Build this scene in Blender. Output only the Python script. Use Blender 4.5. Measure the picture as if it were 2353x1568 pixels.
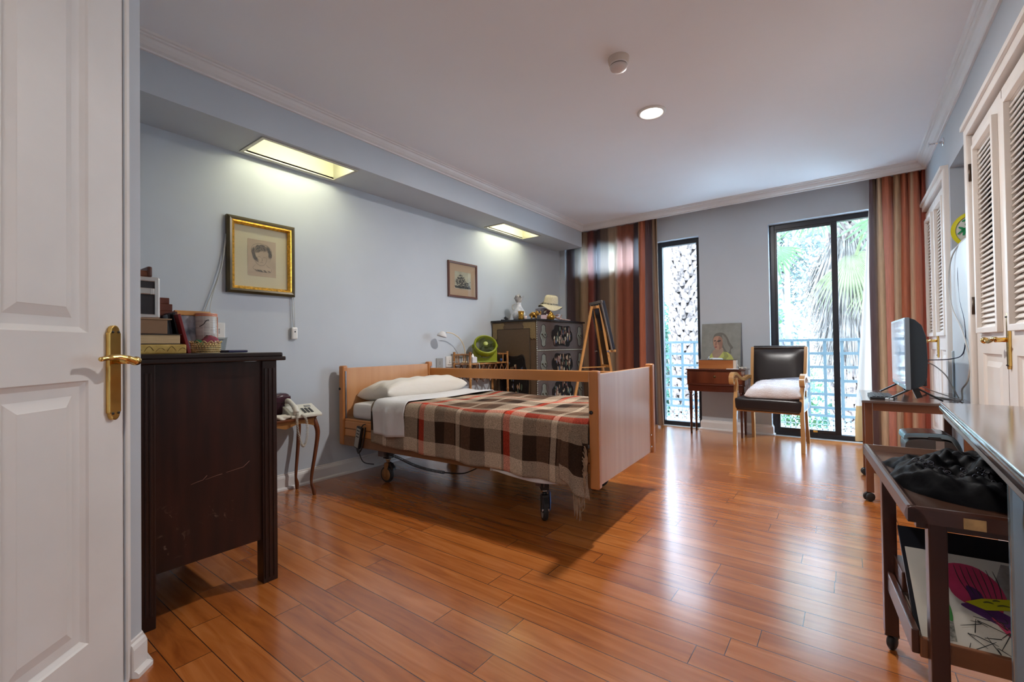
import bpy, bmesh, math, random
from mathutils import Vector, Matrix, Euler
from math import sin, cos, pi, radians
random.seed(7)
for o in list(bpy.data.objects): bpy.data.objects.remove(o)
SC = bpy.context.scene
COL = SC.collection

# ---------------------------------------------------------------- camera
cam = bpy.data.cameras.new('camera'); camo = bpy.data.objects.new('camera', cam); COL.objects.link(camo)
SC.camera = camo
cam.sensor_width = 36; cam.lens = 1033.37/2353*36; cam.clip_start = .02; cam.clip_end = 200
_r = Vector((.80100692, .5984975, -.01373542)); _u = Vector((.01874916, -.00214744, .99982191)); _f = Vector((-.59836142, .8011218, .01294144))
m = Matrix((( _r.x, _u.x, -_f.x, 0), (_r.y, _u.y, -_f.y, 0), (_r.z, _u.z, -_f.z, 1.02), (0, 0, 0, 1)))
camo.matrix_world = m
cam.dof.use_dof = True; cam.dof.focus_distance = 3.6; cam.dof.aperture_fstop = 11

# ---------------------------------------------------------------- world, exposure
SC.view_settings.view_transform = 'Standard'; SC.view_settings.look = 'None'
SC.view_settings.gamma = 1; SC.view_settings.exposure = 0.0; SC.view_settings.use_curve_mapping = False
w = bpy.data.worlds.new('sky'); SC.world = w; w.use_nodes = True
nt = w.node_tree; bg = nt.nodes['Background']
tc = nt.nodes.new('ShaderNodeTexCoord'); sx = nt.nodes.new('ShaderNodeSeparateXYZ'); rp = nt.nodes.new('ShaderNodeValToRGB')
nt.links.new(tc.outputs['Generated'], sx.inputs[0]); nt.links.new(sx.outputs['Z'], rp.inputs[0]); nt.links.new(rp.outputs[0], bg.inputs[0])
rp.color_ramp.elements[0].color = (.66, .82, 1, 1); rp.color_ramp.elements[1].color = (.55, .76, 1, 1)
bg.inputs[1].default_value = 21.0
LIGHT = dict(lamp=60, rear_fill=16, tube=60, tube2=60)

# ---------------------------------------------------------------- helpers
def portal(x0, x1, z0, z1, y=5.90):
    l = bpy.data.lights.new('window_portal', 'AREA'); l.shape = 'RECTANGLE'; l.size = x1-x0; l.size_y = z1-z0
    l.cycles.is_portal = True
    o = bpy.data.objects.new('window_portal', l); COL.objects.link(o)
    o.location = ((x0+x1)/2, y, (z0+z1)/2); o.rotation_euler = (-pi/2, 0, 0)
    o['kind'] = 'structure'
portal(-1.95, -1.43, .02, 2.33); portal(-.69, .56, .02, 2.34); portal(-3.08, -2.15, 2.04, 2.36)

MATS = {}
def nodes(name):
    mt = bpy.data.materials.new(name); mt.use_nodes = True
    return mt, mt.node_tree, mt.node_tree.nodes['Principled BSDF']
def rgb(c): return (c[0], c[1], c[2], 1)
def M(name, col, rough=.5, metal=0, var=.0, vscale=6, bump=0, bscale=60, spec=.5, stretch=(1, 1, 1), col2=None, trans=0, coat=0, detail=4):
    """plain procedural material: colour with noise variation, fine bump"""
    if name in MATS: return MATS[name]
    mt, t, b = nodes(name); N = t.nodes.new; L = t.links.new
    b.inputs['Roughness'].default_value = rough; b.inputs['Metallic'].default_value = metal
    b.inputs['Specular IOR Level'].default_value = spec
    b.inputs['Base Color'].default_value = rgb(col)
    if coat: b.inputs['Coat Weight'].default_value = coat; b.inputs['Coat Roughness'].default_value = .12
    tcn = N('ShaderNodeTexCoord'); mp = N('ShaderNodeMapping'); mp.inputs['Scale'].default_value = stretch
    L(tcn.outputs['Object'], mp.inputs[0])
    if var or col2:
        n = N('ShaderNodeTexNoise'); n.inputs['Scale'].default_value = vscale; n.inputs['Detail'].default_value = detail
        L(mp.outputs[0], n.inputs[0]); r = N('ShaderNodeValToRGB'); L(n.outputs[0], r.inputs[0])
        a = col; c2 = col2 or tuple(min(1, x*(1+var)) for x in col); a = col if col2 else tuple(x*(1-var) for x in col)
        r.color_ramp.elements[0].color = rgb(a); r.color_ramp.elements[0].position = .3
        r.color_ramp.elements[1].color = rgb(c2); r.color_ramp.elements[1].position = .7
        L(r.outputs[0], b.inputs['Base Color'])
    if bump:
        n = N('ShaderNodeTexNoise'); n.inputs['Scale'].default_value = bscale; n.inputs['Detail'].default_value = 3
        L(mp.outputs[0], n.inputs[0]); bp = N('ShaderNodeBump'); bp.inputs['Strength'].default_value = bump; bp.inputs['Distance'].default_value = .01
        L(n.outputs[0], bp.inputs['Height']); L(bp.outputs[0], b.inputs['Normal'])
    if trans:
        tr = N('ShaderNodeBsdfTranslucent'); mx = N('ShaderNodeMixShader'); mx.inputs[0].default_value = trans
        out = t.nodes['Material Output']; L(b.outputs[0], mx.inputs[1]); L(tr.outputs[0], mx.inputs[2]); L(mx.outputs[0], out.inputs[0])
        src = b.inputs['Base Color']
        if src.is_linked: L(src.links[0].from_socket, tr.inputs[0])
        else: tr.inputs[0].default_value = rgb(col)
    MATS[name] = mt; return mt
def wood(name, c1, c2, axis=2, scale=9, rough=.35, coat=.0, spec=.5, ratio=.08, bump=.03):
    """wood grain stretched along one axis"""
    s = [1, 1, 1]; s[axis] = ratio
    mt = M(name, c1, rough, 0, 0, scale, bump, scale*3, spec, tuple(s), c2, coat=coat, detail=8)
    return mt
def emit(name, col, st):
    mt = bpy.data.materials.new(name); mt.use_nodes = True; t = mt.node_tree; t.nodes.clear()
    e = t.nodes.new('ShaderNodeEmission'); o = t.nodes.new('ShaderNodeOutputMaterial')
    e.inputs[0].default_value = rgb(col); e.inputs[1].default_value = st; t.links.new(e.outputs[0], o.inputs[0]); return mt
def glassmat(name, tint=(1, 1, 1), refl=.06):
    mt = bpy.data.materials.new(name); mt.use_nodes = True; t = mt.node_tree; t.nodes.clear()
    tr = t.nodes.new('ShaderNodeBsdfTransparent'); g = t.nodes.new('ShaderNodeBsdfGlossy'); mx = t.nodes.new('ShaderNodeMixShader')
    lw = t.nodes.new('ShaderNodeLayerWeight'); fr = t.nodes.new('ShaderNodeMath'); fr.operation = 'POWER'; fr.inputs[1].default_value = 4.0; t.links.new(lw.outputs['Facing'], fr.inputs[0]); fc = t.nodes.new('ShaderNodeMapRange'); fc.inputs['To Min'].default_value = .025; fc.inputs['To Max'].default_value = .6; t.links.new(fr.outputs[0], fc.inputs[0]); fr = fc; o = t.nodes.new('ShaderNodeOutputMaterial')
    tr.inputs[0].default_value = rgb(tint); g.inputs['Roughness'].default_value = .02
    t.links.new(fr.outputs[0], mx.inputs[0]); t.links.new(tr.outputs[0], mx.inputs[1]); t.links.new(g.outputs[0], mx.inputs[2]); t.links.new(mx.outputs[0], o.inputs[0])
    return mt

class MB:
    """collects shapes; build() links them as ONE mesh object"""
    def __init__(s): s.bm = bmesh.new(); s.mi = 0; s.uv = None
    def _merge(s, tmp, mat=None, smooth=False):
        if mat is not None: tmp.transform(mat)
        me = bpy.data.meshes.new('t'); 
        for f in tmp.faces: f.material_index = s.mi; f.smooth = smooth
        tmp.to_mesh(me); tmp.free(); s.bm.from_mesh(me); bpy.data.meshes.remove(me)
    def box(s, x0, x1, y0, y1, z0, z1, bev=0, rot=None, seg=2):
        t = bmesh.new(); bmesh.ops.create_cube(t, size=1)
        sx_, sy_, sz_ = abs(x1-x0), abs(y1-y0), abs(z1-z0)
        t.transform(Matrix.Diagonal((sx_, sy_, sz_, 1)))
        if bev: bmesh.ops.bevel(t, geom=t.edges[:], offset=min(bev, .45*min(sx_, sy_, sz_)), segments=seg, profile=.6, affect='EDGES')
        c = Matrix.Translation(((x0+x1)/2, (y0+y1)/2, (z0+z1)/2))
        if rot: c = c @ Euler(rot).to_matrix().to_4x4()
        s._merge(t, c); return s
    def bar(s, a, b, w, h, bev=0, up=(0, 0, 1)):
        """rectangular bar from a to b: w across, h along up"""
        a = Vector(a); b = Vector(b); d = b-a; L = d.length; z = d.normalized(); upv = Vector(up)
        x = upv.cross(z)
        if x.length < 1e-4: x = Vector((1, 0, 0)).cross(z)
        x.normalize(); y = z.cross(x)
        t = bmesh.new(); bmesh.ops.create_cube(t, size=1); t.transform(Matrix.Diagonal((w, h, L, 1)))
        if bev: bmesh.ops.bevel(t, geom=t.edges[:], offset=bev, segments=2, profile=.6, affect='EDGES')
        R = Matrix((x, y, z)).transposed().to_4x4(); s._merge(t, Matrix.Translation((a+b)/2) @ R); return s
    def tube(s, pts, r, seg=10, cap=True, closed=False):
        """round tube along points; r a number or one per point"""
        P = [Vector(p) for p in pts]; n = len(P); R = r if isinstance(r, (list, tuple)) else [r]*n
        t = bmesh.new(); rings = []; prev = None
        for i, p in enumerate(P):
            if closed: d = P[(i+1) % n]-P[i-1]
            else: d = P[min(i+1, n-1)]-P[max(i-1, 0)]
            d.normalize()
            if prev is None:
                u = d.cross(Vector((0, 0, 1)));
                if u.length < .05: u = d.cross(Vector((1, 0, 0)))
            else: u = prev - d*prev.dot(d)
            u.normalize(); prev = u; v = d.cross(u)
            rings.append([t.verts.new(p+(u*cos(2*pi*k/seg)+v*sin(2*pi*k/seg))*R[i]) for k in range(seg)])
        m_ = n if closed else n-1
        for i in range(m_):
            A, B = rings[i], rings[(i+1) % n]
            for k in range(seg): t.faces.new((A[k], A[(k+1) % seg], B[(k+1) % seg], B[k]))
        if cap and not closed:
            t.faces.new(rings[0][::-1]); t.faces.new(rings[-1])
        bmesh.ops.recalc_face_normals(t, faces=t.faces[:])
        s._merge(t, None, True); return s
    def lathe(s, prof, seg=24, c=(0, 0, 0), mat=None, cap=True):
        """profile [(r,z)] turned round z, moved to c"""
        t = bmesh.new(); rings = []
        for r, z in prof:
            rings.append([t.verts.new((max(r, 1e-5)*cos(2*pi*k/seg), max(r, 1e-5)*sin(2*pi*k/seg), z)) for k in range(seg)])
        for i in range(len(rings)-1):
            for k in range(seg): t.faces.new((rings[i][k], rings[i][(k+1) % seg], rings[i+1][(k+1) % seg], rings[i+1][k]))
        if cap:
            t.faces.new(rings[0][::-1]); t.faces.new(rings[-1])
        bmesh.ops.recalc_face_normals(t, faces=t.faces[:])
        mm = Matrix.Translation(c)
        if mat is not None: mm = mm @ mat
        s._merge(t, mm, True); return s
    def prism(s, pts, d, frame=None, bev=0):
        """polygon pts (2D) extruded by d along local z of frame"""
        t = bmesh.new(); v = [t.verts.new((p[0], p[1], 0)) for p in pts]; f = t.faces.new(v)
        r = bmesh.ops.extrude_face_region(t, geom=[f]); 
        for e in r['geom']:
            if isinstance(e, bmesh.types.BMVert): e.co.z += d
        bmesh.ops.recalc_face_normals(t, faces=t.faces[:])
        if bev: bmesh.ops.bevel(t, geom=t.edges[:], offset=bev, segments=2, profile=.6, affect='EDGES')
        s._merge(t, frame); return s
    def face(s, pts):
        vs = [s.bm.verts.new(p) for p in pts]; f = s.bm.faces.new(vs); f.material_index = s.mi; return f
    def grid(s, fn, nu, nv, uvfn=None, smooth=True, closeu=False):
        vs = [[s.bm.verts.new(fn(i/nu, j/nv)) for j in range(nv+1)] for i in range(nu+(0 if closeu else 1))]
        if uvfn and s.uv is None: s.uv = s.bm.loops.layers.uv.new('UVMap')
        for i in range(nu):
            for j in range(nv):
                i2 = (i+1) % len(vs)
                f = s.bm.faces.new((vs[i][j], vs[i2][j], vs[i2][j+1], vs[i][j+1])); f.smooth = smooth; f.material_index = s.mi
                if uvfn:
                    for l, (a, b) in zip(f.loops, ((i, j), (i+1, j), (i+1, j+1), (i, j+1))): l[s.uv].uv = uvfn(a/nu, b/nv)
        return s
    def ball(s, c, r, sc=(1, 1, 1), seg=14, rot=None):
        t = bmesh.new(); bmesh.ops.create_uvsphere(t, u_segments=seg, v_segments=max(6, seg//2+2), radius=r)
        mm = Matrix.Translation(c)
        if rot: mm = mm @ Euler(rot).to_matrix().to_4x4()
        s._merge(t, mm @ Matrix.Diagonal((sc[0], sc[1], sc[2], 1)), True); return s
    def build(s, name, mat, parent=None, loc=None, rotz=None, **props):
        me = bpy.data.meshes.new(name); s.bm.to_mesh(me); s.bm.free()
        for mm in (mat if isinstance(mat, (list, tuple)) else [mat]): me.materials.append(mm)
        o = bpy.data.objects.new(name, me); COL.objects.link(o)
        if parent: o.parent = parent
        if loc is not None: o.location = loc
        if rotz is not None: o.rotation_euler = (0, 0, rotz)
        for k, v in props.items(): o[k] = v
        return o
def empty(name, label, cat, loc=(0, 0, 0), rotz=0, group=None, kind=None, rot=None):
    o = bpy.data.objects.new(name, None); COL.objects.link(o); o.empty_display_size = .1
    o.location = loc; o.rotation_euler = rot or (0, 0, rotz); o['label'] = label; o['category'] = cat
    if group: o['group'] = group
    if kind: o['kind'] = kind
    return o
def tag(o, label, cat, group=None, kind=None):
    o['label'] = label; o['category'] = cat
    if group: o['group'] = group
    if kind: o['kind'] = kind
    return o
def mod(o, typ, **kw):
    md = o.modifiers.new(typ.lower(), typ)
    for k, v in kw.items(): setattr(md, k, v)
    return o
def smooth(o):
    for p in o.data.polygons: p.use_smooth = True
    return o
def copy_tree(o, parent=None):
    c = o.copy(); COL.objects.link(c)
    if parent: c.parent = parent
    for ch in list(o.children): copy_tree(ch, c)
    return c
def catmull(pts, n=6, closed=True):
    P = [Vector(p) for p in pts]; out = []; N = len(P)
    for i in range(N if closed else N-1):
        if closed: a, b, c, d = P[i-1], P[i], P[(i+1) % N], P[(i+2) % N]
        else: a, b, c, d = P[max(i-1, 0)], P[i], P[i+1], P[min(i+2, N-1)]
        for k in range(n):
            t = k/n; out.append(.5*((2*b)+(c-a)*t+(2*a-5*b+4*c-d)*t*t+(3*b-3*c+d-a)*t**3))
    if not closed: out.append(P[-1])
    return out
def frame(o, u, v):
    """4x4 with x along u, y along v, z = u x v, at o"""
    u = Vector(u).normalized(); v = Vector(v).normalized(); n = u.cross(v)
    return Matrix.Translation(o) @ Matrix((u, v, n)).transposed().to_4x4()

def soft_box(x0, x1, y0, y1, z0, z1, rad, nx=60, ny=40, wob=None):
    """rounded slab built as a closed superellipsoid-like grid"""
    mb = MB(); t = bmesh.new(); bmesh.ops.create_cube(t, size=1)
    bmesh.ops.subdivide_edges(t, edges=t.edges[:], cuts=14, use_grid_fill=True)
    hx, hy, hz = (x1-x0)/2, (y1-y0)/2, (z1-z0)/2; c_ = Vector(((x0+x1)/2, (y0+y1)/2, (z0+z1)/2))
    for v in t.verts:
        p = Vector((v.co.x*2*hx, v.co.y*2*hy, v.co.z*2*hz)); q = Vector((max(-hx+rad, min(hx-rad, p.x)), max(-hy+rad, min(hy-rad, p.y)), max(-hz+rad, min(hz-rad, p.z))))
        d = p-q
        if d.length > 1e-6: p = q+d.normalized()*rad
        if wob: p += wob(p)
        v.co = p+c_
    mb._merge(t, None, True); return mb

# ---------------------------------------------------------------- structure materials
def floor_mat():
    mt, t, b = nodes('floor_planks'); N = t.nodes.new; L = t.links.new
    tcn = N('ShaderNodeTexCoord'); sp = N('ShaderNodeSeparateXYZ'); L(tcn.outputs['Object'], sp.inputs[0])
    def ma(op, a, bb=None, cc=None):
        n = N('ShaderNodeMath'); n.operation = op
        for i, q in enumerate((a, bb, cc)):
            if q is None: continue
            if isinstance(q, (int, float)): n.inputs[i].default_value = q
            else: L(q, n.inputs[i])
        return n.outputs[0]
    W_, LEN = .109, .83
    yy = ma('DIVIDE', ma('ADD', sp.outputs['Y'], 10.9-.071), W_); row = ma('FLOOR', yy); fy = ma('FRACT', yy)
    wn = N('ShaderNodeTexWhiteNoise'); wn.noise_dimensions = '1D'; L(row, wn.inputs['W'])
    xx = ma('DIVIDE', ma('ADD', sp.outputs['X'], ma('MULTIPLY', wn.outputs[0], LEN*3)), LEN); cx = ma('FLOOR', xx); fx = ma('FRACT', xx)
    cid = ma('ADD', ma('MULTIPLY', row, 13.7), cx)
    w2 = N('ShaderNodeTexWhiteNoise'); w2.noise_dimensions = '1D'; L(cid, w2.inputs['W'])
    cmb = N('ShaderNodeCombineXYZ'); L(ma('MULTIPLY', sp.outputs['X'], 1.1), cmb.inputs[0]); L(ma('MULTIPLY', sp.outputs['Y'], 11), cmb.inputs[1]); L(ma('MULTIPLY', w2.outputs[0], 37), cmb.inputs[2])
    nz = N('ShaderNodeTexNoise'); nz.inputs['Scale'].default_value = 2.2; nz.inputs['Detail'].default_value = 7; nz.inputs['Distortion'].default_value = .9; L(cmb.outputs[0], nz.inputs[0])
    val = ma('ADD', ma('MULTIPLY', nz.outputs[0], .95), ma('MULTIPLY', w2.outputs[0], .22))
    rp = N('ShaderNodeValToRGB'); L(val, rp.inputs[0]); cr = rp.color_ramp
    cr.elements[0].position = .28; cr.elements[0].color = (.23, .052, .008, 1)
    cr.elements[1].position = .92; cr.elements[1].color = (.54, .190, .048, 1)
    e = cr.elements.new(.58); e.color = (.40, .118, .021, 1)
    # joints
    g1 = ma('MINIMUM', fy, ma('SUBTRACT', 1, fy)); g1 = ma('LESS_THAN', g1, .014)
    g2 = ma('MINIMUM', fx, ma('SUBTRACT', 1, fx)); g2 = ma('LESS_THAN', g2, .0016)
    gap = ma('MAXIMUM', g1, g2)
    mx = N('ShaderNodeMix'); mx.data_type = 'RGBA'; L(gap, mx.inputs['Factor']); L(rp.outputs[0], mx.inputs['A']); mx.inputs['B'].default_value = (.055, .017, .006, 1)
    L(mx.outputs['Result'], b.inputs['Base Color'])
    n2 = N('ShaderNodeTexNoise'); n2.inputs['Scale'].default_value = 1.6; L(tcn.outputs['Object'], n2.inputs[0])
    mr = N('ShaderNodeMapRange'); mr.inputs['To Min'].default_value = .17; mr.inputs['To Max'].default_value = .26; L(n2.outputs[0], mr.inputs[0]); L(mr.outputs[0], b.inputs['Roughness'])
    b.inputs['Specular IOR Level'].default_value = 1.0
    b.inputs['Coat Weight'].default_value = .6; b.inputs['Coat Roughness'].default_value = .20
    bp = N('ShaderNodeBump'); bp.inputs['Strength'].default_value = .12; bp.inputs['Distance'].default_value = .001
    hh = ma('SUBTRACT', 1, gap); L(hh, bp.inputs['Height']); L(bp.outputs[0], b.inputs['Normal'])
    return mt
FLOOR = floor_mat()
WALL = M('wall_paint', (.50, .535, .575), .62, var=.025, vscale=2.5, bump=.03, bscale=180, spec=.25)
CEIL = M('ceiling_paint', (.84, .84, .86), .7, var=.015, vscale=1.5, spec=.2)
TRIM = M('white_trim_paint', (.74, .71, .69), .4, var=.03, vscale=4)
DOORP = M('door_paint', (.76, .74, .72), .42, var=.05, vscale=3, bump=.02, bscale=40)
CLOSP = M('closet_paint', (.84, .78, .72), .42, var=.03, vscale=4)
BLACKM = M('black_aluminium', (.012, .013, .018), .35, spec=.5)
BRASS = M('polished_brass', (.72, .48, .15), .16, 1, var=.1, vscale=30)
CHROME = M('chrome', (.75, .76, .78), .15, 1)
BLACKP = M('black_plastic', (.012, .012, .014), .4)
WHITEP = M('white_plastic', (.72, .70, .66), .35)

XL, XR, YW, ZC = -3.318, .60, 5.71, 2.66
YS, XS, ZS = 5.52, -2.903, 2.372
YN, YB = .45, -1.6
# ---------------------------------------------------------------- shell
b = MB(); b.box(-3.6, 1.4, -1.8, 5.95, -.12, 0)
tag(b.build('floor', FLOOR), 'glossy orange-brown wooden plank floor', 'floor', kind='structure')
b = MB(); b.box(-3.6, 1.4, -1.8, 5.95, ZC, ZC+.1)
tag(b.build('ceiling', CEIL), 'plain off-white flat ceiling', 'ceiling', kind='structure')
b = MB(); b.box(XL-.15, XL, YN-.15, YW+.2, 0, ZC)
tag(b.build('wall_left', WALL), 'long pale blue-grey wall behind the bed', 'wall', kind='structure')
# window wall: openings A transom, B narrow window, C sliding door
def wall_holes(name, x0, x1, z0, z1, y0, y1, holes, mat, label):
    xs = sorted({x0, x1, *[h[0] for h in holes], *[h[1] for h in holes]}); mb = MB()
    for a, c in zip(xs, xs[1:]):
        hs = sorted([h for h in holes if h[0] <= a+1e-6 and h[1] >= c-1e-6], key=lambda h: h[2]); z = z0
        for h in hs:
            if h[2] > z+1e-6: mb.box(a, c, y0, y1, z, h[2])
            z = h[3]
        if z < z1-1e-6: mb.box(a, c, y0, y1, z, z1)
    bmesh.ops.remove_doubles(mb.bm, verts=mb.bm.verts[:], dist=1e-5)
    return tag(mb.build(name, mat), label, 'wall', kind='structure')
wall_holes('wall_far', XL-.15, XR+.15, 0, ZC, YW, YW+.18, [(-3.08, -2.15, 2.04, 2.36), (-1.95, -1.425, 0, 2.335), (-.69, .56, 0, 2.345)], WALL, 'window wall opposite with tall glazed openings')
# right wall with a niche and two closet recesses
YA, YBn, YC = 3.74, 4.41, 5.68   # near closet casing | niche | far closet casing
mb = MB()
mb.box(XR, XR+.7, YB, 1.9, 0, ZC); mb.box(XR, XR+.7, 1.9, YW, 2.245, ZC)
mb.box(XR+.05, XR+.7, 1.9, 3.69, 0, 2.245); mb.box(XR+.05, XR+.7, YBn+.05, YW, 0, 2.245); mb.box(XR+.62, XR+.75, 3.6, 4.5, 0, 2.3)
mb.box(XR, XR+.62, 3.69, 3.72, 0, 2.245); mb.box(XR, XR+.62, YBn, YBn+.05, 0, 2.245)
tag(mb.build('wall_right', WALL), 'right-hand wall with built-in closets and a niche', 'wall', kind='structure')
tag(MB().box(XL-.15, -1.852, YN-.12, YN, 0, ZC).build('wall_near', WALL), 'short wall behind the tall dark dresser', 'wall', kind='structure')
# chamfered wall with the white door
TH = radians(133); UD = Vector((sin(radians(43)), -cos(radians(43)), 0)); ND = Vector((cos(radians(43)), sin(radians(43)), 0))
C0 = Vector((-1.851, .451, 0))
S_EDGE, DW, DH = .068, .82, 2.32
# local frame: origin at wall far end, x towards the corner
DL = 2.4
def dframe(s): return C0 + UD*s
mb = MB(); mb.box(DL-S_EDGE, DL, 0, .12, 0, ZC); mb.box(0, DL-S_EDGE-DW, 0, .12, 0, ZC); mb.box(DL-S_EDGE-DW, DL-S_EDGE, 0, .12, DH, ZC)
tag(mb.build('wall_angled', WALL, loc=dframe(DL), rotz=TH), 'angled wall holding the white panelled door', 'wall', kind='structure')
tag(MB().box(-.5, XR+.1, YB-.1, YB, 0, ZC).build('wall_back', WALL), 'wall behind the viewer', 'wall', kind='structure')
# soffit over the bed with two recessed light openings
HO = [(-3.25, -2.955, 1.345, 2.01), (-3.235, -2.985, 3.875, 4.58)]
mb = MB(); mb.box(XS-.02, XS, YN, YS, ZS+.012, ZC); mb.box(XL, XS-.02, YS-.02, YS, ZS+.012, ZC)
ys = [YN, HO[0][2], HO[0][3], HO[1][2], HO[1][3], YS]
for i in range(5):
    if i in (1, 3):
        h = HO[0] if i == 1 else HO[1]
        mb.box(XL, h[0], ys[i], ys[i+1], ZS, ZS+.012); mb.box(h[1], XS, ys[i], ys[i+1], ZS, ZS+.012)
    else: mb.box(XL, XS, ys[i], ys[i+1], ZS, ZS+.012)
tag(mb.build('wall_soffit', WALL), 'dropped boxed beam along the left wall', 'soffit', kind='structure')
# crown mouldings: profile swept along straight runs (p across from wall, z down)
CP = [(0, 0), (0, -.074), (.012, -.074), (.014, -.064), (.03, -.056), (.045, -.04), (.052, -.024), (.062, -.020), (.064, -.012), (.074, -.009), (.082, 0)]
def run(mb, a, bb, out, prof, z0, e0=0, e1=0, miter=True):
    a = Vector(a); bb = Vector(bb); d = (bb-a).normalized(); out = Vector(out)
    t = bmesh.new(); A = []; B = []
    for p, z in prof:
        A.append(t.verts.new((a+out*p+d*p*e0).to_tuple()[:2]+(z0+z,))); B.append(t.verts.new((bb+out*p+d*p*e1).to_tuple()[:2]+(z0+z,)))
    n = len(prof)
    for i in range(n): t.faces.new((A[i], A[(i+1) % n], B[(i+1) % n], B[i]))
    t.faces.new(A); t.faces.new(B[::-1]); bmesh.ops.recalc_face_normals(t, faces=t.faces[:]); mb._merge(t)
mb = MB(); run(mb, (XS, YN, 0), (XS, YS, 0), (1, 0, 0), CP, ZC, 1, -1)
tag(mb.build('trim_1', TRIM), 'white crown moulding along the boxed beam', 'crown moulding', kind='structure')
mb = MB(); run(mb, (XS-.02, YS, 0), (XR, YS, 0), (0, -1, 0), CP, ZC, 1, -1)
run(mb, (XS, YS, 0), (XR, YS, 0), (0, 1, 0), [(0, 0), (0, -.074), (.014, -.074), (.014, 0)], ZC)
tag(mb.build('trim_2', TRIM), 'white crown moulding hiding the curtain rail above the windows', 'crown moulding', kind='structure')
mb = MB(); run(mb, (XR, -1.2, 0), (XR, YS, 0), (-1, 0, 0), CP, ZC, 0, -1)
tag(mb.build('trim_3', TRIM), 'white crown moulding above the closets', 'crown moulding', kind='structure')
# baseboards
BP = [(0, .0), (.028, 0), (.028, .012), (.02, .02), (.014, .022), (.014, .085), (.010, .098), (.004, .104), (.004, .112), (0, .115)]
mb = MB(); run(mb, (XL, YN, 0), (XL, YW, 0), (1, 0, 0), BP, 0)
tag(mb.build('baseboard_left', TRIM), 'white baseboard of the long left wall', 'baseboard', kind='structure')
mb = MB(); run(mb, (-1.425, YW, 0), (-.69, YW, 0), (0, -1, 0), BP, 0, -1, 1)
run(mb, (-3.2, YW, 0), (-1.95, YW, 0), (0, -1, 0), BP, 0)
run(mb, (-1.425, YW+.1, 0), (-1.425, YW, 0), (-1, 0, 0), BP, 0, 0, 1); run(mb, (-.69, YW, 0), (-.69, YW+.1, 0), (1, 0, 0), BP, 0, -1, 0)
tag(mb.build('baseboard_far', TRIM), 'white baseboard between the two tall windows', 'baseboard', kind='structure')
mb = MB(); run(mb, C0+UD*.055, C0, ND, BP, 0, 0, .35); run(mb, C0, Vector((XL, YN, 0)), (0, 1, 0), BP, 0, -.35, 0)
tag(mb.build('baseboard_near', TRIM), 'short scuffed baseboard piece beside the white door', 'baseboard', kind='structure')
# pilaster in the far left corner
tag(MB().box(XL, -3.235, YW-.09, YW, 0, ZS+.2).build('trim_4', WALL), 'narrow grey corner pilaster beside the curtain', 'pilaster', kind='structure')

# ---------------------------------------------------------------- doors
RINGS = [(0, 0), (.004, .005), (.014, .011), (.016, .012), (.040, .012), (.066, .004), (.068, .003)]
def panelled(mb, W, H, panels, rings=RINGS, holes=()):
    """front face at y=0 (normal -y), panels recessed in +y; panels/holes rects (x0,x1,z0,z1) on a common grid"""
    allr = list(panels)+list(holes)
    xs = sorted({0, W, *[p[0] for p in allr], *[p[1] for p in allr]}); zs = sorted({0, H, *[p[2] for p in allr], *[p[3] for p in allr]})
    for x0, x1 in zip(xs, xs[1:]):
        for z0, z1 in zip(zs, zs[1:]):
            if any(p[0] <= x0+1e-6 and p[1] >= x1-1e-6 and p[2] <= z0+1e-6 and p[3] >= z1-1e-6 for p in allr): continue
            mb.face([(x0, 0, z0), (x1, 0, z0), (x1, 0, z1), (x0, 0, z1)])
    for (x0, x1, z0, z1) in panels:
        prev = None
        for ins, dep in rings:
            q = [(x0+ins, dep, z0+ins), (x1-ins, dep, z0+ins), (x1-ins, dep, z1-ins), (x0+ins, dep, z1-ins)]
            if prev:
                for i in range(4): mb.face([prev[i], prev[(i+1) % 4], q[(i+1) % 4], q[i]])
            prev = q
        mb.face(prev)
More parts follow.
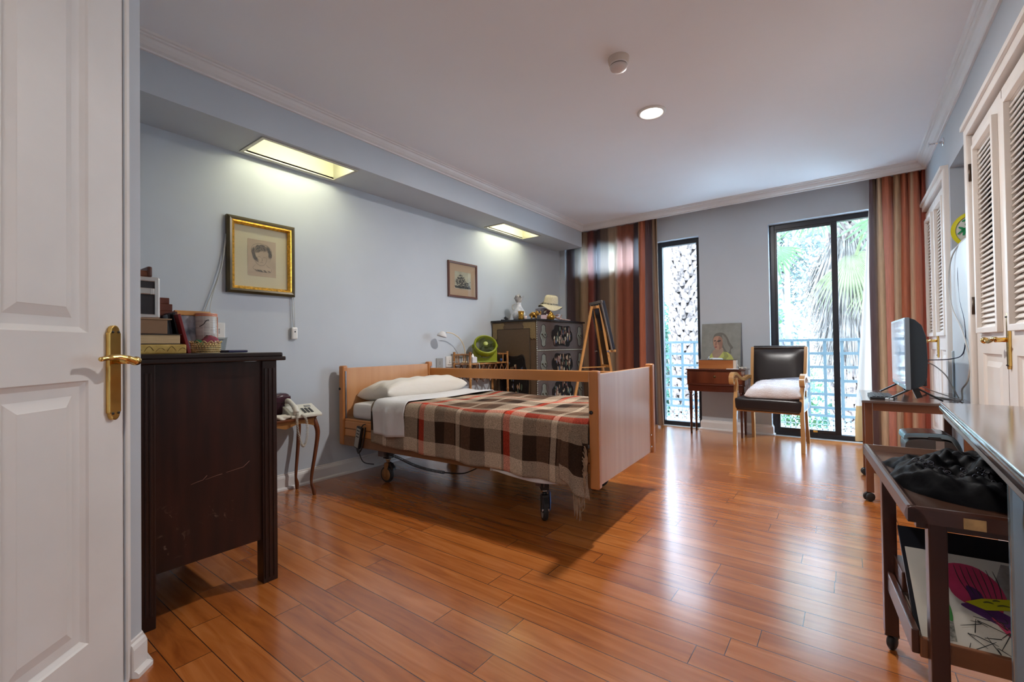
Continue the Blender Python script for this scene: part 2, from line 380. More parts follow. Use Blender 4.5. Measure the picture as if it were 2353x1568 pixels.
def lever_handle(parent, x, z, plate_h, direction, y=0, mat=None, width=.058, name='handle', style=0):
    """brass plate with rounded ends and a curved lever"""
    r = bpy.data.objects.new('door_handle', None); COL.objects.link(r); r.parent = parent; r.location = (x, y, z)
    w = width/2; h = plate_h/2; pts = []
    for sgn in (1, -1):
        a0 = 0 if sgn == 1 else pi
        for k in range(9): a = a0+pi*k/8; pts.append((w*.8*cos(a), sgn*(h-w*.9)+w*.9*sin(a)))
        if sgn == 1: pts += [(-w, h-w*1.0), (-w, -h+w*1.0)]
        else: pts += [(w, -h+w*1.0), (w, h-w*1.0)]
    mb = MB(); mb.prism(pts, .012, frame((0, 0, 0), (1, 0, 0), (0, 0, 1)), bev=.003)
    mb.build('plate', mat or BRASS, r)
    mb = MB()
    for sx_, sz_ in ((-.5, .88), (.5, .88), (-.5, -.88), (.5, -.88)):
        mb.ball((sx_*w, -.012, sz_*h*.97), .004)
    mb.build('screw', BLACKP, r)
    mb = MB()
    if not style: mb.tube([(0, -.01, .006), (0, -.045, .006), (0, -.052, .006)], .011)
    d = direction
    if style:
        mb.tube(catmull([(.012, -.060, .036), (.004, -.068, .034), (-.012, -.069, .036), (-.032, -.062, .043), (-.055, -.056, .047), (-.082, -.050, .045), (-.108, -.046, .041)], 5, False),
                [.012]*5+[.0125]*5+[.010]*5+[.0085]*5+[.008]*5+[.0065]*5+[.003], 12)
        mb.ball((.004, -.064, .033), .0150, (1.1, 1, .85)); mb.tube([(.0, -.01, .035), (0, -.06, .035)], .010)
        mb.build('lever', mat or BRASS, r)
        return r
    mb.tube(catmull([(-.03*d, -.05, .012), (-.012*d, -.05, .013), (.012*d, -.052, .012), (.045*d, -.056, .003), (.075*d, -.06, -.002), (.098*d, -.064, .004), (.112*d, -.066, .006)], 5, False),
            [.003]+[.005]*4+[.008]*5+[.0105]*5+[.0095]*5+[.008]*5+[.010]*3+[.013, .015, .012], 12)
    mb.ball((.106*d, -.065, .004), .0155)
    mb.build('lever', mat or BRASS, r)
    return r
# entrance door (closed) in the angled wall
dr = empty('door_1', 'tall white panelled door with brass lever at the left edge', 'door', dframe(S_EDGE+DW), TH, kind='structure')
mb = MB()
PW = .27
px1 = DW-.130; px0 = px1-PW; qx1 = px0-.075; qx0 = qx1-PW
panelled(mb, DW, DH-.006, [(px0, px1, .20, .938), (px0, px1, 1.072, 2.2), (qx0, qx1, .20, .938), (qx0, qx1, 1.072, 2.2)])
mb.face([(0, 0, 0), (0, .04, 0), (DW, .04, 0), (DW, 0, 0)]); mb.face([(DW, 0, 0), (DW, .04, 0), (DW, .04, DH-.006), (DW, 0, DH-.006)])
mb.face([(0, .04, 0), (0, .04, DH-.006), (DW, .04, DH-.006), (DW, .04, 0)]); mb.face([(0, 0, 0), (0, 0, DH-.006), (0, .04, DH-.006), (0, .04, 0)])
lf = mb.build('door_leaf', DOORP, dr); lf.location = (0, .004, .006); lf.scale = (.996, 1, .998)
lever_handle(dr, DW-.050, .959, .285, -1, .004, width=.046, style=1)
tag(MB().box(DL-S_EDGE, DL-S_EDGE+.012, -.006, .0, 0, DH).build('trim_5', DOORP, loc=dframe(DL), rotz=TH), 'thin white stop strip beside the door leaf', 'door trim', kind='structure')

# closet doors (front faces the room: local -y -> world -x ; local +x -> world -y)
def louver_leaf(parent_name, idx, y_start, wdt, handle, label, z0=.09, H=2.10):
    root = empty(parent_name, label, 'closet door', (XR-.005, y_start, z0), -pi/2, kind='structure')
    lx0, lx1, lz0, lz1 = .13 if wdt > .58 else .115, wdt-(.10 if wdt > .58 else .10), 1.00, H-.11
    mb = MB(); panelled(mb, wdt, H, [(lx0, lx1, .16, .86)], holes=[(lx0, lx1, lz0, lz1)])
    # reveal of the louver opening and leaf thickness
    for a, c in (((lx0, lz0), (lx0, lz1)), ((lx0, lz1), (lx1, lz1)), ((lx1, lz1), (lx1, lz0)), ((lx1, lz0), (lx0, lz0))):
        mb.face([(a[0], 0, a[1]), (c[0], 0, c[1]), (c[0], .035, c[1]), (a[0], .035, a[1])])
    for a, c in (((0, 0), (0, H)), ((0, H), (wdt, H)), ((wdt, H), (wdt, 0)), ((wdt, 0), (0, 0))):
        mb.face([(a[0], 0, a[1]), (a[0], .035, a[1]), (c[0], .035, c[1]), (c[0], 0, c[1])])
    mb.build('door_leaf', CLOSP, root).scale = (.992, 1, 1)
    fr = MB()
    for q in ((lx0-.03, lx0, lz0-.03, lz1+.03), (lx1, lx1+.03, lz0-.03, lz1+.03)): fr.box(q[0], q[1], -.022, .0, q[2], q[3], .003)
    for q in ((lx0, lx1, lz0-.03, lz0), (lx0, lx1, lz1, lz1+.03)): fr.box(q[0], q[1], -.022, 0, q[2], q[3], .003)
    fr.build('louver_frame', CLOSP, root)
    sl = MB(); n = 36; dz = (lz1-lz0)/n
    for k in range(n): sl.box(lx0, lx1, -.010, .032, lz0+dz*(k+.5)-.0035, lz0+dz*(k+.5)+.0035, .002, rot=(radians(50), 0, 0))
    sl.build('louver_slats', CLOSP, root)
    if handle: lever_handle(root, .04 if handle > 0 else wdt-.03, .925, .26, -1 if handle > 0 else -1, 0, width=.03)
    return root
HINGE = M('dark_hinge', (.10, .07, .05), .45, .8)
def hinges(root, x):
    for z in (1.90, 1.13, .25):
        mb = MB(); mb.tube([(x, -.012, z-.05), (x, -.012, z+.05)], .007); mb.box(x-.016, x+.016, -.006, -.001, z-.045, z+.045); mb.build('hinge', HINGE, root)
d2 = louver_leaf('door_2', 0, 3.665, .615, 0, 'white louvered closet leaf beside the niche with dark hinges'); hinges(d2, .0)
d3 = louver_leaf('door_3', 1, 3.045, .615, 1, 'white louvered closet leaf nearest the viewer with brass lever')
d4 = louver_leaf('door_4', 2, 5.60, .53, 0, 'far louvered closet leaf next to the striped curtain')
d5 = louver_leaf('door_5', 3, 5.065, .53, 1, 'far louvered closet leaf next to the niche with brass lever')
# casings
CAS = [(0, 0), (.0, .07)]
def casing(name, y0, y1, ztop, label, wid=.065, bottom=0):
    mb = MB()
    mb.box(XR-.03, XR+.01, y1-wid, y1, bottom, ztop, .008); mb.box(XR-.03, XR+.01, y0, y0+wid, bottom, ztop, .008); mb.box(XR-.03, XR+.01, y0+wid, y1-wid, ztop-wid, ztop, .006)
    mb.box(XR-.045, XR+.01, y0-.0, y1+.0, ztop-.018, ztop+.012, .006)
    mb.box(XR-.004, XR+.02, y0+wid, y1-wid, .0, .09)
    tag(mb.build(name, CLOSP), label, 'door casing', kind='structure')
casing('trim_6', 2.36, 3.74, 2.275, 'white casing around the near closet doors')
casing('trim_7', 4.455, 5.68, 2.275, 'white casing around the far closet doors')

# ---------------------------------------------------------------- windows
GLASS = glassmat('window_glass', (.97, .99, 1))
def window(name, x0, x1, z0, z1, mull, label, y=5.80, fw=.05, sash=None):
    r = empty(name, label, 'window', ((x0+x1)/2, y, z0), 0, kind='structure'); hw = (x1-x0)/2; H = z1-z0
    mb = MB(); mb.box(-hw, -hw+fw, 0, .07, 0, H, .003); mb.box(hw-fw, hw, 0, .07, 0, H, .003); mb.box(-hw+fw, hw-fw, 0, .07, H-fw*1.15, H, .003); mb.box(-hw+fw, hw-fw, 0, .07, 0, fw, .003)
    mb.build('window_frame', BLACKM, r)
    if mull is not None:
        mx_ = mull-(x0+x1)/2
        mb = MB()
        # inner sliding sash on the left
        a, c = -hw+fw-.012, mx_+.03; s = .035
        mb.box(a, a+s, .005, .035, fw*.8, H-fw, .003); mb.box(c-.055, c, .005, .035, fw*.8, H-fw, .003); mb.box(a+s, c-.055, .005, .035, H-fw-s, H-fw+.005, .002); mb.box(a+s, c-.055, .005, .035, fw*.8, fw+s, .002)
        mb.build('sliding_sash', BLACKM, r)
        MB().box(a+s, c-.05, .016, .022, fw+s-.01, H-fw-s+.01).build('pane', GLASS, r)
        MB().box(c-.05, c-.008, .040, .068, fw*.8, H-fw, .003).build('fixed_stile', M('grey_aluminium', (.14, .20, .25), .35), r)
        MB().box(c-.01, hw-fw+.005, .050, .056, fw-.01, H-fw+.005).build('pane', GLASS, r)
        mb = MB(); mb.box(a+s+.3, a+s+.34, -.004, .006, fw+.01, fw+.03, .002); mb.build('latch', BRASS, r)
    else:
        MB().box(-hw+fw-.005, hw-fw+.005, .03, .036, fw-.01, H-fw+.005).build('pane', GLASS, r)
    return r
window('window_1', -1.95, -1.425, 0, 2.335, None, 'narrow black framed full height window beside the left curtain', fw=.052)
window('window_2', -.69, .56, 0, 2.345, -.10, 'wide black framed sliding glass door with blue-grey lattice outside')
window('window_3', -3.08, -2.15, 2.04, 2.36, None, 'high window hidden behind the left striped curtain', fw=.03)
tag(MB().box(-1.95, .56, YW, YW+.19, -.02, .002).build('trim_8', M('threshold_stone', (.30, .26, .23), .4)), 'stone threshold under the windows', 'threshold', kind='structure')

# ---------------------------------------------------------------- lamps
# recessed ceiling lamp
def downlight(x, y, power, label, col=(1, .97, .94), spot=False):
    r = empty('ceiling_lamp', label, 'ceiling lamp', (x, y, ZC))
    mb = MB(); mb.lathe([(.098, 0), (.098, -.004), (.092, -.010), (.080, -.012), (.074, -.007), (.074, 0)], 36, cap=False)
    mb.build('rim', WHITEP, r)
    mb = MB(); mb.lathe([(.074, -.006), (.060, -.013), (.03, -.016), (.0, -.017)], 32, cap=False); mb.build('diffuser', emit('lamp_glow', (1, .97, .92), 9), r)
    l = bpy.data.lights.new('lamp_light', 'AREA'); l.shape = 'DISK'; l.size = .13; l.energy = power; l.color = col
    o = bpy.data.objects.new('lamp_light', l); COL.objects.link(o); o.parent = r; o.location = (0, 0, -.02)
    return r
downlight(-1.078, 3.123, LIGHT['lamp'], 'round glowing recessed ceiling lamp')
downlight(-.25, -.75, LIGHT['rear_fill'], 'unseen ceiling lamp added behind the viewer as warm fill', (1, .86, .70))  # lamp added out of view, warm fill for the door and near walls
r = empty('smoke_detector', 'round cream smoke detector on the ceiling', 'smoke detector', (-1.02, 2.42, ZC))
DET = M('detector_plastic', (.62, .52, .44), .5)
MB().lathe([(.060, 0), (.060, -.004), (.056, -.026), (.050, -.034)], 32, cap=False).build('base', DET, r)
MB().lathe([(.050, -.034), (.049, -.041), (.046, -.041), (.046, -.046), (.050, -.047), (.046, -.060), (.034, -.070), (.012, -.074), (0, -.074)], 32, cap=False).build('sensor_cap', M('detector_cap', (.68, .60, .56), .45), r)
MB().lathe([(.0475, -.0465), (.0475, -.0375)], 32, cap=False).build('vent_slots', M('dark_slot', (.12, .09, .07), .6), r)
# troffers in the boxed beam
for k, (h, pw) in enumerate(zip(HO, (LIGHT['tube'], LIGHT['tube2']))):
    r = empty('recessed_light', ('long recessed light in the beam above the gold framed picture', 'recessed light in the beam above the small brown framed picture')[k], 'recessed light', ((h[0]+h[1])/2, (h[2]+h[3])/2, ZS), group='light openings in the boxed beam')
    a, c = (h[1]-h[0])/2, (h[3]-h[2])/2
    mb = MB()
    H_ = .13
    mb.box(-a-.006, -a, -c, c, 0, H_); mb.box(a, a+.006, -c, c, 0, H_); mb.box(-a, a, -c-.006, -c, 0, H_); mb.box(-a, a, c, c+.006, 0, H_); mb.box(-a, a, -c, c, H_, H_+.006)
    mb.build('housing', M('light_housing', (.42, .41, .31), .5), r)
    mb = MB()
    for q in ((-a-.018, -a+.004, -c-.018, c+.018), (a-.004, a+.018, -c-.018, c+.018), (-a, a, -c-.018, -c+.004), (-a, a, c-.004, c+.018)): mb.box(q[0], q[1], q[2], q[3], -.008, .001, .002)
    mb.build('frame', M('light_frame', (.45, .42, .36), .4, .3), r)
    MB().tube([(a-.035, -c+.03, .075), (a-.035, c-.03, .075)], .012).build('tube_lamp', emit('tube_glow%d' % k, (1, .98, .72), pw), r)
r = empty('sprinkler', 'small metal sprinkler head high on the closet wall', 'sprinkler', (XR, 4.62, 2.51))
MB().lathe([(.0, 0), (.032, .0), (.030, .006), (.018, .012), (0, .012)], 24, mat=Euler((0, -pi/2, 0)).to_matrix().to_4x4()).build('escutcheon', CHROME, r)
mb = MB(); mb.tube([(-.01, 0, 0), (-.05, 0, 0)], .009); mb.tube([(-.05, 0, 0), (-.06, .012, 0), (-.075, .008, 0), (-.08, 0, 0)], .003); mb.tube([(-.05, 0, 0), (-.06, -.012, 0), (-.075, -.008, 0), (-.08, 0, 0)], .003); mb.box(-.084, -.080, -.014, .014, -.014, .014)
mb.build('nozzle', CHROME, r)

# ---------------------------------------------------------------- flat picture helper
def flat(mb_mats, fr, layers, step=.0004, off=.0006):
    """layers: [(material index, points, smooth)] drawn on a plane frame fr, each slightly above the last"""
    mb = MB()
    for i, (mi, pts, sm) in enumerate(layers):
        P = catmull([(p[0], p[1], 0) for p in pts], 5) if sm else [Vector((p[0], p[1], 0)) for p in pts]
        t = bmesh.new(); t.faces.new([t.verts.new((p.x, p.y, off+i*step)) for p in P])
        bmesh.ops.triangulate(t, faces=t.faces[:])
        mb.mi = mi; mb._merge(t, fr)
    return mb
def stroke(pts, wdt):
    P = catmull([(p[0], p[1], 0) for p in pts], 4, False); L_, R_ = [], []
    for i, p in enumerate(P):
        d = (P[min(i+1, len(P)-1)]-P[max(i-1, 0)]); d.normalize(); n = Vector((-d.y, d.x, 0)); k = wdt*(.35+.65*sin(pi*(i+.5)/len(P)))
        L_.append(p+n*k/2); R_.append(p-n*k/2)
    return L_, R_
def strokes(mb, fr, lines, wdt, off=.0008):
    for i, ln in enumerate(lines):
        L_, R_ = stroke(ln, wdt); t = bmesh.new()
        l = [t.verts.new((p.x, p.y, off+i*2e-6)) for p in L_]; q = [t.verts.new((p.x, p.y, off+i*2e-6)) for p in R_]
        for k in range(len(l)-1): t.faces.new((q[k], q[k+1], l[k+1], l[k]))
        mb._merge(t, fr)
def framed_picture(name, y0, y1, z0, z1, fw, depth, mats, label, profile):
    """picture on the left wall, local x = +y world, local z up, facing +x"""
    r = empty(name, label, 'picture', (XL, (y0+y1)/2, (z0+z1)/2), 0)
    w_, h_ = (y1-y0)/2, (z1-z0)/2
    prev_in = 0
    for pname, o0, o1, d0, d1, mt in profile:
        mb = MB(); rr = []
        for (ins, dep) in ((o0, .002), (o0, d0), ((o0+o1)/2, max(d0, d1)+.002), (o1, d1), (o1, .004)):
            rr.append([(dep, s_*(w_-ins), t_*(h_-ins)) for s_, t_ in ((-1, -1), (1, -1), (1, 1), (-1, 1))])
        for a, c in zip(rr, rr[1:]):
            for i in range(4): mb.face([a[i], a[(i+1) % 4], c[(i+1) % 4], c[i]])
        mb.build(pname, mt, r)
    return r, w_, h_
GOLD = M('gilt', (.78, .42, .06), .28, .9, var=.35, vscale=60, bump=.3, bscale=120)
OLIVE = M('olive_frame', (.075, .052, .016), .3, .2, var=.3, vscale=10)
r, w_, h_ = framed_picture('framed_drawing', 1.258, 1.716, 1.412, 1.932, .05, .04, None, 'gilt and dark olive framed portrait drawing on the wall', [
    ('outer_frame', 0, .030, .026, .036, OLIVE), ('gilt_liner', .028, .050, .036, .020, GOLD)])
MB().box(.004, .008, -w_+.04, w_-.04, -h_+.04, h_-.04).build('mat_board', M('cream_mat', (.62, .52, .33), .8), r)
fr = frame((.0085, (1.487-1.487), 0), (0, 1, 0), (0, 0, 1))
mb = flat(None, fr, [(0, [(-.094, -.132), (.098, -.132), (.098, .125), (-.094, .125)], False)])
mb.build('paper', M('old_paper', (.50, .36, .24), .85, var=.05, vscale=8), r)
random.seed(11); mb = MB(); lines = []
face_ = [(-.042, .02), (-.047, -.015), (-.034, -.042), (-.008, -.055), (.018, -.046), (.032, -.018), (.036, .015)]
lines += [face_, [(-.06, .02), (-.07, .05), (-.055, .085), (-.01, .10), (.04, .09), (.065, .06), (.068, .02), (.055, -.02)], [(-.03, .005), (-.018, .008), (-.006, .004)], [(.008, .004), (.02, .007), (.03, .002)], [(.0, .0), (.004, -.018), (-.004, -.022)], [(-.012, -.034), (.0, -.031), (.012, -.035)], [(-.04, -.05), (-.06, -.075), (-.03, -.095), (.02, -.10), (.06, -.095), (.066, -.07)], [(.03, -.045), (.045, -.06), (.062, -.065)]]
for _ in range(330):
    a = random.uniform(-.55, pi+.75); q = random.uniform(.30 if .5 < a < 2.7 else .76, 1.05); x = .062*cos(a)*q; z = .03+.062*sin(a)*q
    a2 = a+random.uniform(.15, .6); q2 = q*random.uniform(.85, 1.1); lines.append([(x, z), ((x+.062*cos(a2)*q2)/2*1.08, (z+.03+.062*sin(a2)*q2)/2*1.04), (.062*cos(a2)*q2, .03+.062*sin(a2)*q2)])
for _ in range(30):
    x = random.uniform(-.05, .05); lines.append([(x, -.085), (x+.008, -.092), (x+random.uniform(.01, .02), -.1)])
strokes(mb, frame((.0085, 0, 0), (0, 1, 0), (0, 0, 1)), lines, .0018, .0014); mb.build('pencil_drawing', M('graphite', (.15, .125, .10), .8), r)
MB().box(.016, .018, -w_+.045, w_-.045, -h_+.045, h_-.045).build('glazing', GLASS, r)
r, w_, h_ = framed_picture('framed_print', 3.335, 3.79, 1.553, 1.932, .02, .02, None, 'small brown framed landscape print near the far corner', [('outer_frame', 0, .020, .018, .018, M('thin_brown_frame', (.10, .028, .012), .35))])
MB().box(.003, .006, -w_+.01, w_-.01, -h_+.01, h_-.01).build('mat_board', M('tan_mat', (.42, .27, .16), .8), r)
fr = frame((.0065, 0, -.005), (0, 1, 0), (0, 0, 1))
mb = flat(None, fr, [(0, [(-.125, -.09), (.128, -.09), (.128, .095), (-.125, .095)], False)]); mb.build('print_sheet', M('print_sky', (.40, .35, .24), .8, var=.2, vscale=12), r)
random.seed(5); mb = MB(); lines = []
for _ in range(230):
    x = random.gauss(-.02, .055); top = .02+.04*cos((x+.03)*30); z = random.uniform(-.085, top)
    if abs(x) < .12: lines.append([(x, z), (x+random.uniform(-.012, .012), z+.006), (x+random.uniform(.0, .016), z+random.uniform(-.01, .012))])
for _ in range(70): x = random.uniform(-.12, .11); lines.append([(x, -.082+random.random()*.03), (x+.008, -.08+random.random()*.02), (x+.02, -.08)])
strokes(mb, fr, lines, .006, .001); mb.build('etching', M('ink', (.04, .035, .03), .8), r)
MB().box(.012, .014, -w_+.015, w_-.015, -h_+.015, h_-.015).build('glazing', GLASS, r)

# cords and switches
CORD = M('white_cord', (.55, .54, .50), .5)
mb = MB()
mb.tube(catmull([(XL+.012, 1.258, 1.80), (XL+.015, 1.235, 1.62), (XL+.015, 1.20, 1.48), (XL+.015, 1.15, 1.33), (XL+.014, 1.125, 1.25), (XL+.02, 1.128, 1.19)], 8, False), .003, 6)
mb.tube(catmull([(XL+.012, 1.262, 1.78), (XL+.022, 1.225, 1.56), (XL+.02, 1.175, 1.38), (XL+.02, 1.16, 1.28), (XL+.03, 1.165, 1.21), (XL+.03, 1.17, 1.15)], 8, False), .0022, 6)
tag(mb.build('electric_cable', CORD), 'thin white double cord slanting down left of the gold framed drawing', 'cord')
r = empty('pull_switch', 'white pendant switch hanging below the gold framed drawing', 'switch', (XL+.018, 1.712, 1.143))
MB().box(-.012, .012, -.022, .022, -.045, .045, .010).build('switch_body', WHITEP, r)
mb = MB(); mb.tube([(0, -.004, .04), (-.002, -.010, .15), (-.004, -.014, .27)], .0022, 6); mb.tube([(0, .004, .04), (-.002, .004, .15), (-.004, .000, .27)], .0022, 6); mb.build('cord', CORD, r)
MB().box(.011, .015, -.004, .004, .006, .016, .001).build('switch_button', BLACKP, r)
def outlet(name, y, z, label, mat, w_=.035, h_=.055, n=1):
    r = empty(name, label, 'outlet', (XL, y, z)); MB().box(0, .012, -w_, w_, -h_, h_, .004).build('cover_plate', mat, r)
    mb = MB()
    for k in range(3): mb.ball((.012, 0, (k-1)*.012), .003)
    mb.build('socket_holes', BLACKP, r); return r
outlet('wall_outlet', 1.215, 1.15, 'white wall outlet behind the paper canister on the dresser', WHITEP)
outlet('wall_outlet', 3.205, .865, 'grey outlet box just above the bed headboard', M('grey_box', (.30, .30, .29), .5), .045, .05)
outlet('wall_outlet', 3.345, .875, 'white outlet left of the bamboo stand', WHITEP, .05, .055)

# ---------------------------------------------------------------- tall dresser
MAHO = wood('mahogany_dark', (.020, .0055, .003), (.052, .013, .006), 2, 7, .32)
MAHO2 = wood('mahogany_post', (.012, .004, .0035), (.026, .008, .005), 2, 12, .3)
r = empty('tall_dresser', 'tall dark mahogany dresser with scuffed side panel beside the white door', 'dresser', (-2.06, .47, 0))
# local: side panel plane x=0, going -x ; y 0..0.515
DWX = 1.0
SCUF = M('scuffed_mahogany', (.02, .006, .004), .34)
def scuff():
    mt = SCUF; t = mt.node_tree; bb = t.nodes['Principled BSDF']; N = t.nodes.new; L = t.links.new
    tcn = N('ShaderNodeTexCoord'); mp = N('ShaderNodeMapping'); mp.inputs['Scale'].default_value = (1, 9, 1.1); L(tcn.outputs['Object'], mp.inputs[0])
    n1 = N('ShaderNodeTexNoise'); n1.inputs['Scale'].default_value = 3; n1.inputs['Detail'].default_value = 7; L(mp.outputs[0], n1.inputs[0])
    r1 = N('ShaderNodeValToRGB'); r1.color_ramp.elements[0].color = (.010, .0035, .003, 1); r1.color_ramp.elements[0].position = .3; r1.color_ramp.elements[1].color = (.036, .0095, .006, 1); r1.color_ramp.elements[1].position = .75; L(n1.outputs[0], r1.inputs[0])
    # scratches: local wear patches low on the panel
    n2 = N('ShaderNodeTexNoise'); n2.inputs['Scale'].default_value = 26; n2.inputs['Detail'].default_value = 8; n2.inputs['Distortion'].default_value = 1.5; L(tcn.outputs['Object'], n2.inputs[0])
    r2 = N('ShaderNodeValToRGB'); r2.color_ramp.elements[0].position = .60; r2.color_ramp.elements[1].position = .70; L(n2.outputs[0], r2.inputs[0])
    fac = None
    for cy, cz, rr in ((.10, .37, .075), (.13, .29, .07), (.26, .375, .06), (.33, .35, .05)):
        d = N('ShaderNodeVectorMath'); d.operation = 'DISTANCE'; L(tcn.outputs['Object'], d.inputs[0]); d.inputs[1].default_value = (0, cy, cz)
        mr = N('ShaderNodeMapRange'); mr.inputs['From Min'].default_value = rr*.3; mr.inputs['From Max'].default_value = rr; mr.inputs['To Min'].default_value = 1; mr.inputs['To Max'].default_value = 0; L(d.outputs['Value'], mr.inputs[0])
        if fac is None: fac = mr.outputs[0]
        else:
            q = N('ShaderNodeMath'); q.operation = 'MAXIMUM'; L(fac, q.inputs[0]); L(mr.outputs[0], q.inputs[1]); fac = q.outputs[0]
    q = N('ShaderNodeMath'); q.operation = 'MULTIPLY'; L(fac, q.inputs[0]); L(r2.outputs[0], q.inputs[1])
    mx = N('ShaderNodeMix'); mx.data_type = 'RGBA'; L(q.outputs[0], mx.inputs['Factor']); L(r1.outputs[0], mx.inputs['A']); mx.inputs['B'].default_value = (.20, .13, .10, 1)
    L(mx.outputs['Result'], bb.inputs['Base Color'])
scuff()
mb = MB(); mb.box(-.028, -.012, .07, .46, .192, .972); mb.build('side_panel', SCUF, r)
mb = MB(); mb.box(-DWX+.012, -DWX+.028, .035, .46, .192, .972); mb.build('side_panel', SCUF, r)
for i, (px_, py_) in enumerate(((-.0, .455), (-.0, .0), (-DWX+.06, .455), (-DWX+.06, .0))):
    mb = MB(); x0, x1, y0, y1 = px_-.06, px_, py_, py_+(.062 if py_ else .075)
    mb.box(x0, x1, y0, y1, 0, .974, .003)
    if py_:
        for q in (.012, .030, .048): mb.box(x1-.002, x1+.004, y0+q-.005, y0+q+.003, .02 if i < 1 else .2, .94, .002)
    else: mb.box(x1-.002, x1+.003, y0+.042, y0+.050, .05, .94, .002); mb.box(x1-.002, x1+.003, y0+.056, y0+.064, .05, .94, .002)
    mb.build('leg', MAHO2, r)
mb = MB(); mb.box(-DWX-.02, .022, -.0, .535, .990, 1.010, .006); mb.box(-DWX-.012, .030, .0, .545, .974, .992, .005)
mb.build('top', M('dark_top', (.014, .007, .006), .3, var=.2, vscale=8), r)
mb = MB(); strokes_later = [[(.19, .497), (.21, .502), (.23, .505), (.245, .520)], [(.24, .505), (.28, .512), (.30, .514)], [(.315, .516), (.36, .522), (.38, .524), (.405, .545)]]
for ln in strokes_later: mb.tube([(-.0118, p_[0], p_[1]) for p_ in ln], .0009, 4)
mb.build('scratch', M('scratch_mark', (.22, .10, .07), .6), r)
mb = MB(); mb.box(-DWX+.03, -.03, .01, .02, .2, .97); mb.build('back_panel', MAHO, r)
mb = MB(); mb.box(-DWX+.05, -.05, .03, .45, .20, .22); mb.build('bottom_panel', MAHO, r)
for k in range(4):
    z0 = .205+k*.192; f = MB().box(-DWX+.065, -.065, .465, .500, z0, z0+.186, .004).build('drawer', MAHO, r)
    for s_ in (-.25, .25): MB().lathe([(.006, 0), (.006, .015), (.016, .022), (.014, .03), (0, .033)], 14, (-DWX/2+s_, .50, z0+.093), Euler((-pi/2, 0, 0)).to_matrix().to_4x4()).build('knob', BRASS, f)

# things on the dresser (top z 1.010)
T0 = 1.011
def book(name, x0, x1, y0, y1, z, h, cover, page, label, spine='y1', rot=0, cat='book'):
    r = empty(name, label, cat, ((x0+x1)/2, (y0+y1)/2, z), rot); a, c = (x1-x0)/2, (y1-y0)/2; t = .003
    mb = MB(); mb.box(-a, a, -c, c, 0, t, .001); mb.box(-a, a, -c, c, h-t, h, .001); mb.box(-a, -a+t, -c, c, t, h-t); mb.build('cover', cover, r)
    MB().box(-a+t, a-.004, -c+.004, c-.004, t, h-t, .002).build('pages', page, r); return r
PAGE = M('book_pages', (.62, .44, .24), .8, var=.08, vscale=20, stretch=(1, 1, 12))
r = empty('gift_box', 'yellow patterned box under the books on the dresser', 'box', (-2.31, .60, T0))
MB().box(-.12, .11, -.11, .088, 0, .038, .006).build('box_body', M('yellow_lace_box', (.42, .24, .04), .5, col2=(.66, .46, .13), vscale=22, bump=.1), r)
mb = MB()
for z_ in (.012, .026): mb.tube(catmull([(-.05, .0885, z_), (-.02, .0885, z_+.006), (.02, .0885, z_-.005), (.06, .0885, z_+.005), (.108, .0885, z_)], 5, False), .0007, 5)
for q in range(5): mb.tube(catmull([(.1105, -.09+q*.037, .010), (.1105, -.075+q*.037, .024+.006*(q%2)), (.1105, -.060+q*.037, .014)], 5, False), .0006, 5)
mb.build('printed_lines', M('brown_ink', (.10, .05, .01), .6), r)
book('book', -2.43, -2.205, .49, .672, T0+.038, .042, M('dark_cover', (.02, .015, .015), .5), PAGE, 'thick cream-paged book on the yellow box')
r = empty('cardboard_box', 'flat brown cardboard box under the metal case', 'box', (-2.32, .55, T0+.081))
MB().box(-.11, .10, -.07, .078, 0, .058, .002).build('box_body', M('cardboard', (.27, .155, .085), .8), r)
MB().box(-.112, .103, -.075, .092, .057, .062, .001).build('lid', M('cardboard_lid', (.34, .21, .12), .8), r)
r = empty('metal_case', 'small black case with silver aluminium edges', 'case', (-2.31, .532, T0+.143))
ALU = M('brushed_aluminium', (.62, .62, .60), .28, .9)
MB().box(-.095, .085, -.07, .066, .012, .152, .003).build('case_body', M('case_black', (.02, .018, .022), .5), r)
mb = MB()
for z0, z1 in ((0, .016), (.094, .120), (.146, .164)): mb.box(-.099, .089, -.074, .070, z0, z1, .004)
for x_ in (-.091, .081):
    for y_ in (-.067, .063): mb.box(x_-.009, x_+.009, y_-.009, y_+.009, .0, .162, .006)
mb.build('edging', ALU, r)
mb = MB(); mb.box(.087, .092, .040, .052, .094, .118, .002); mb.build('latch', ALU, r)
r = empty('leather_pouch', 'brown leather pouch on top of the metal case', 'pouch', (-2.31, .53, T0+.307))
mb = MB(); mb.box(-.07, .06, -.06, .052, 0, .030, .010); o = mb.build('pouch_body', M('brown_leather', (.16, .05, .022), .4, bump=.2), r)
MB().box(-.05, .064, .040, .056, .004, .046, .006).build('flap', M('brown_leather_dark', (.09, .028, .014), .45), r)
mb = MB()
for k in range(6): mb.ball((.066, -.05+k*.012, .004+.006*(k % 2)), .007)
tag(mb.build('beads', CHROME, loc=(-2.31, .53, T0+.307)), 'string of shiny beads beside the leather pouch', 'beads')
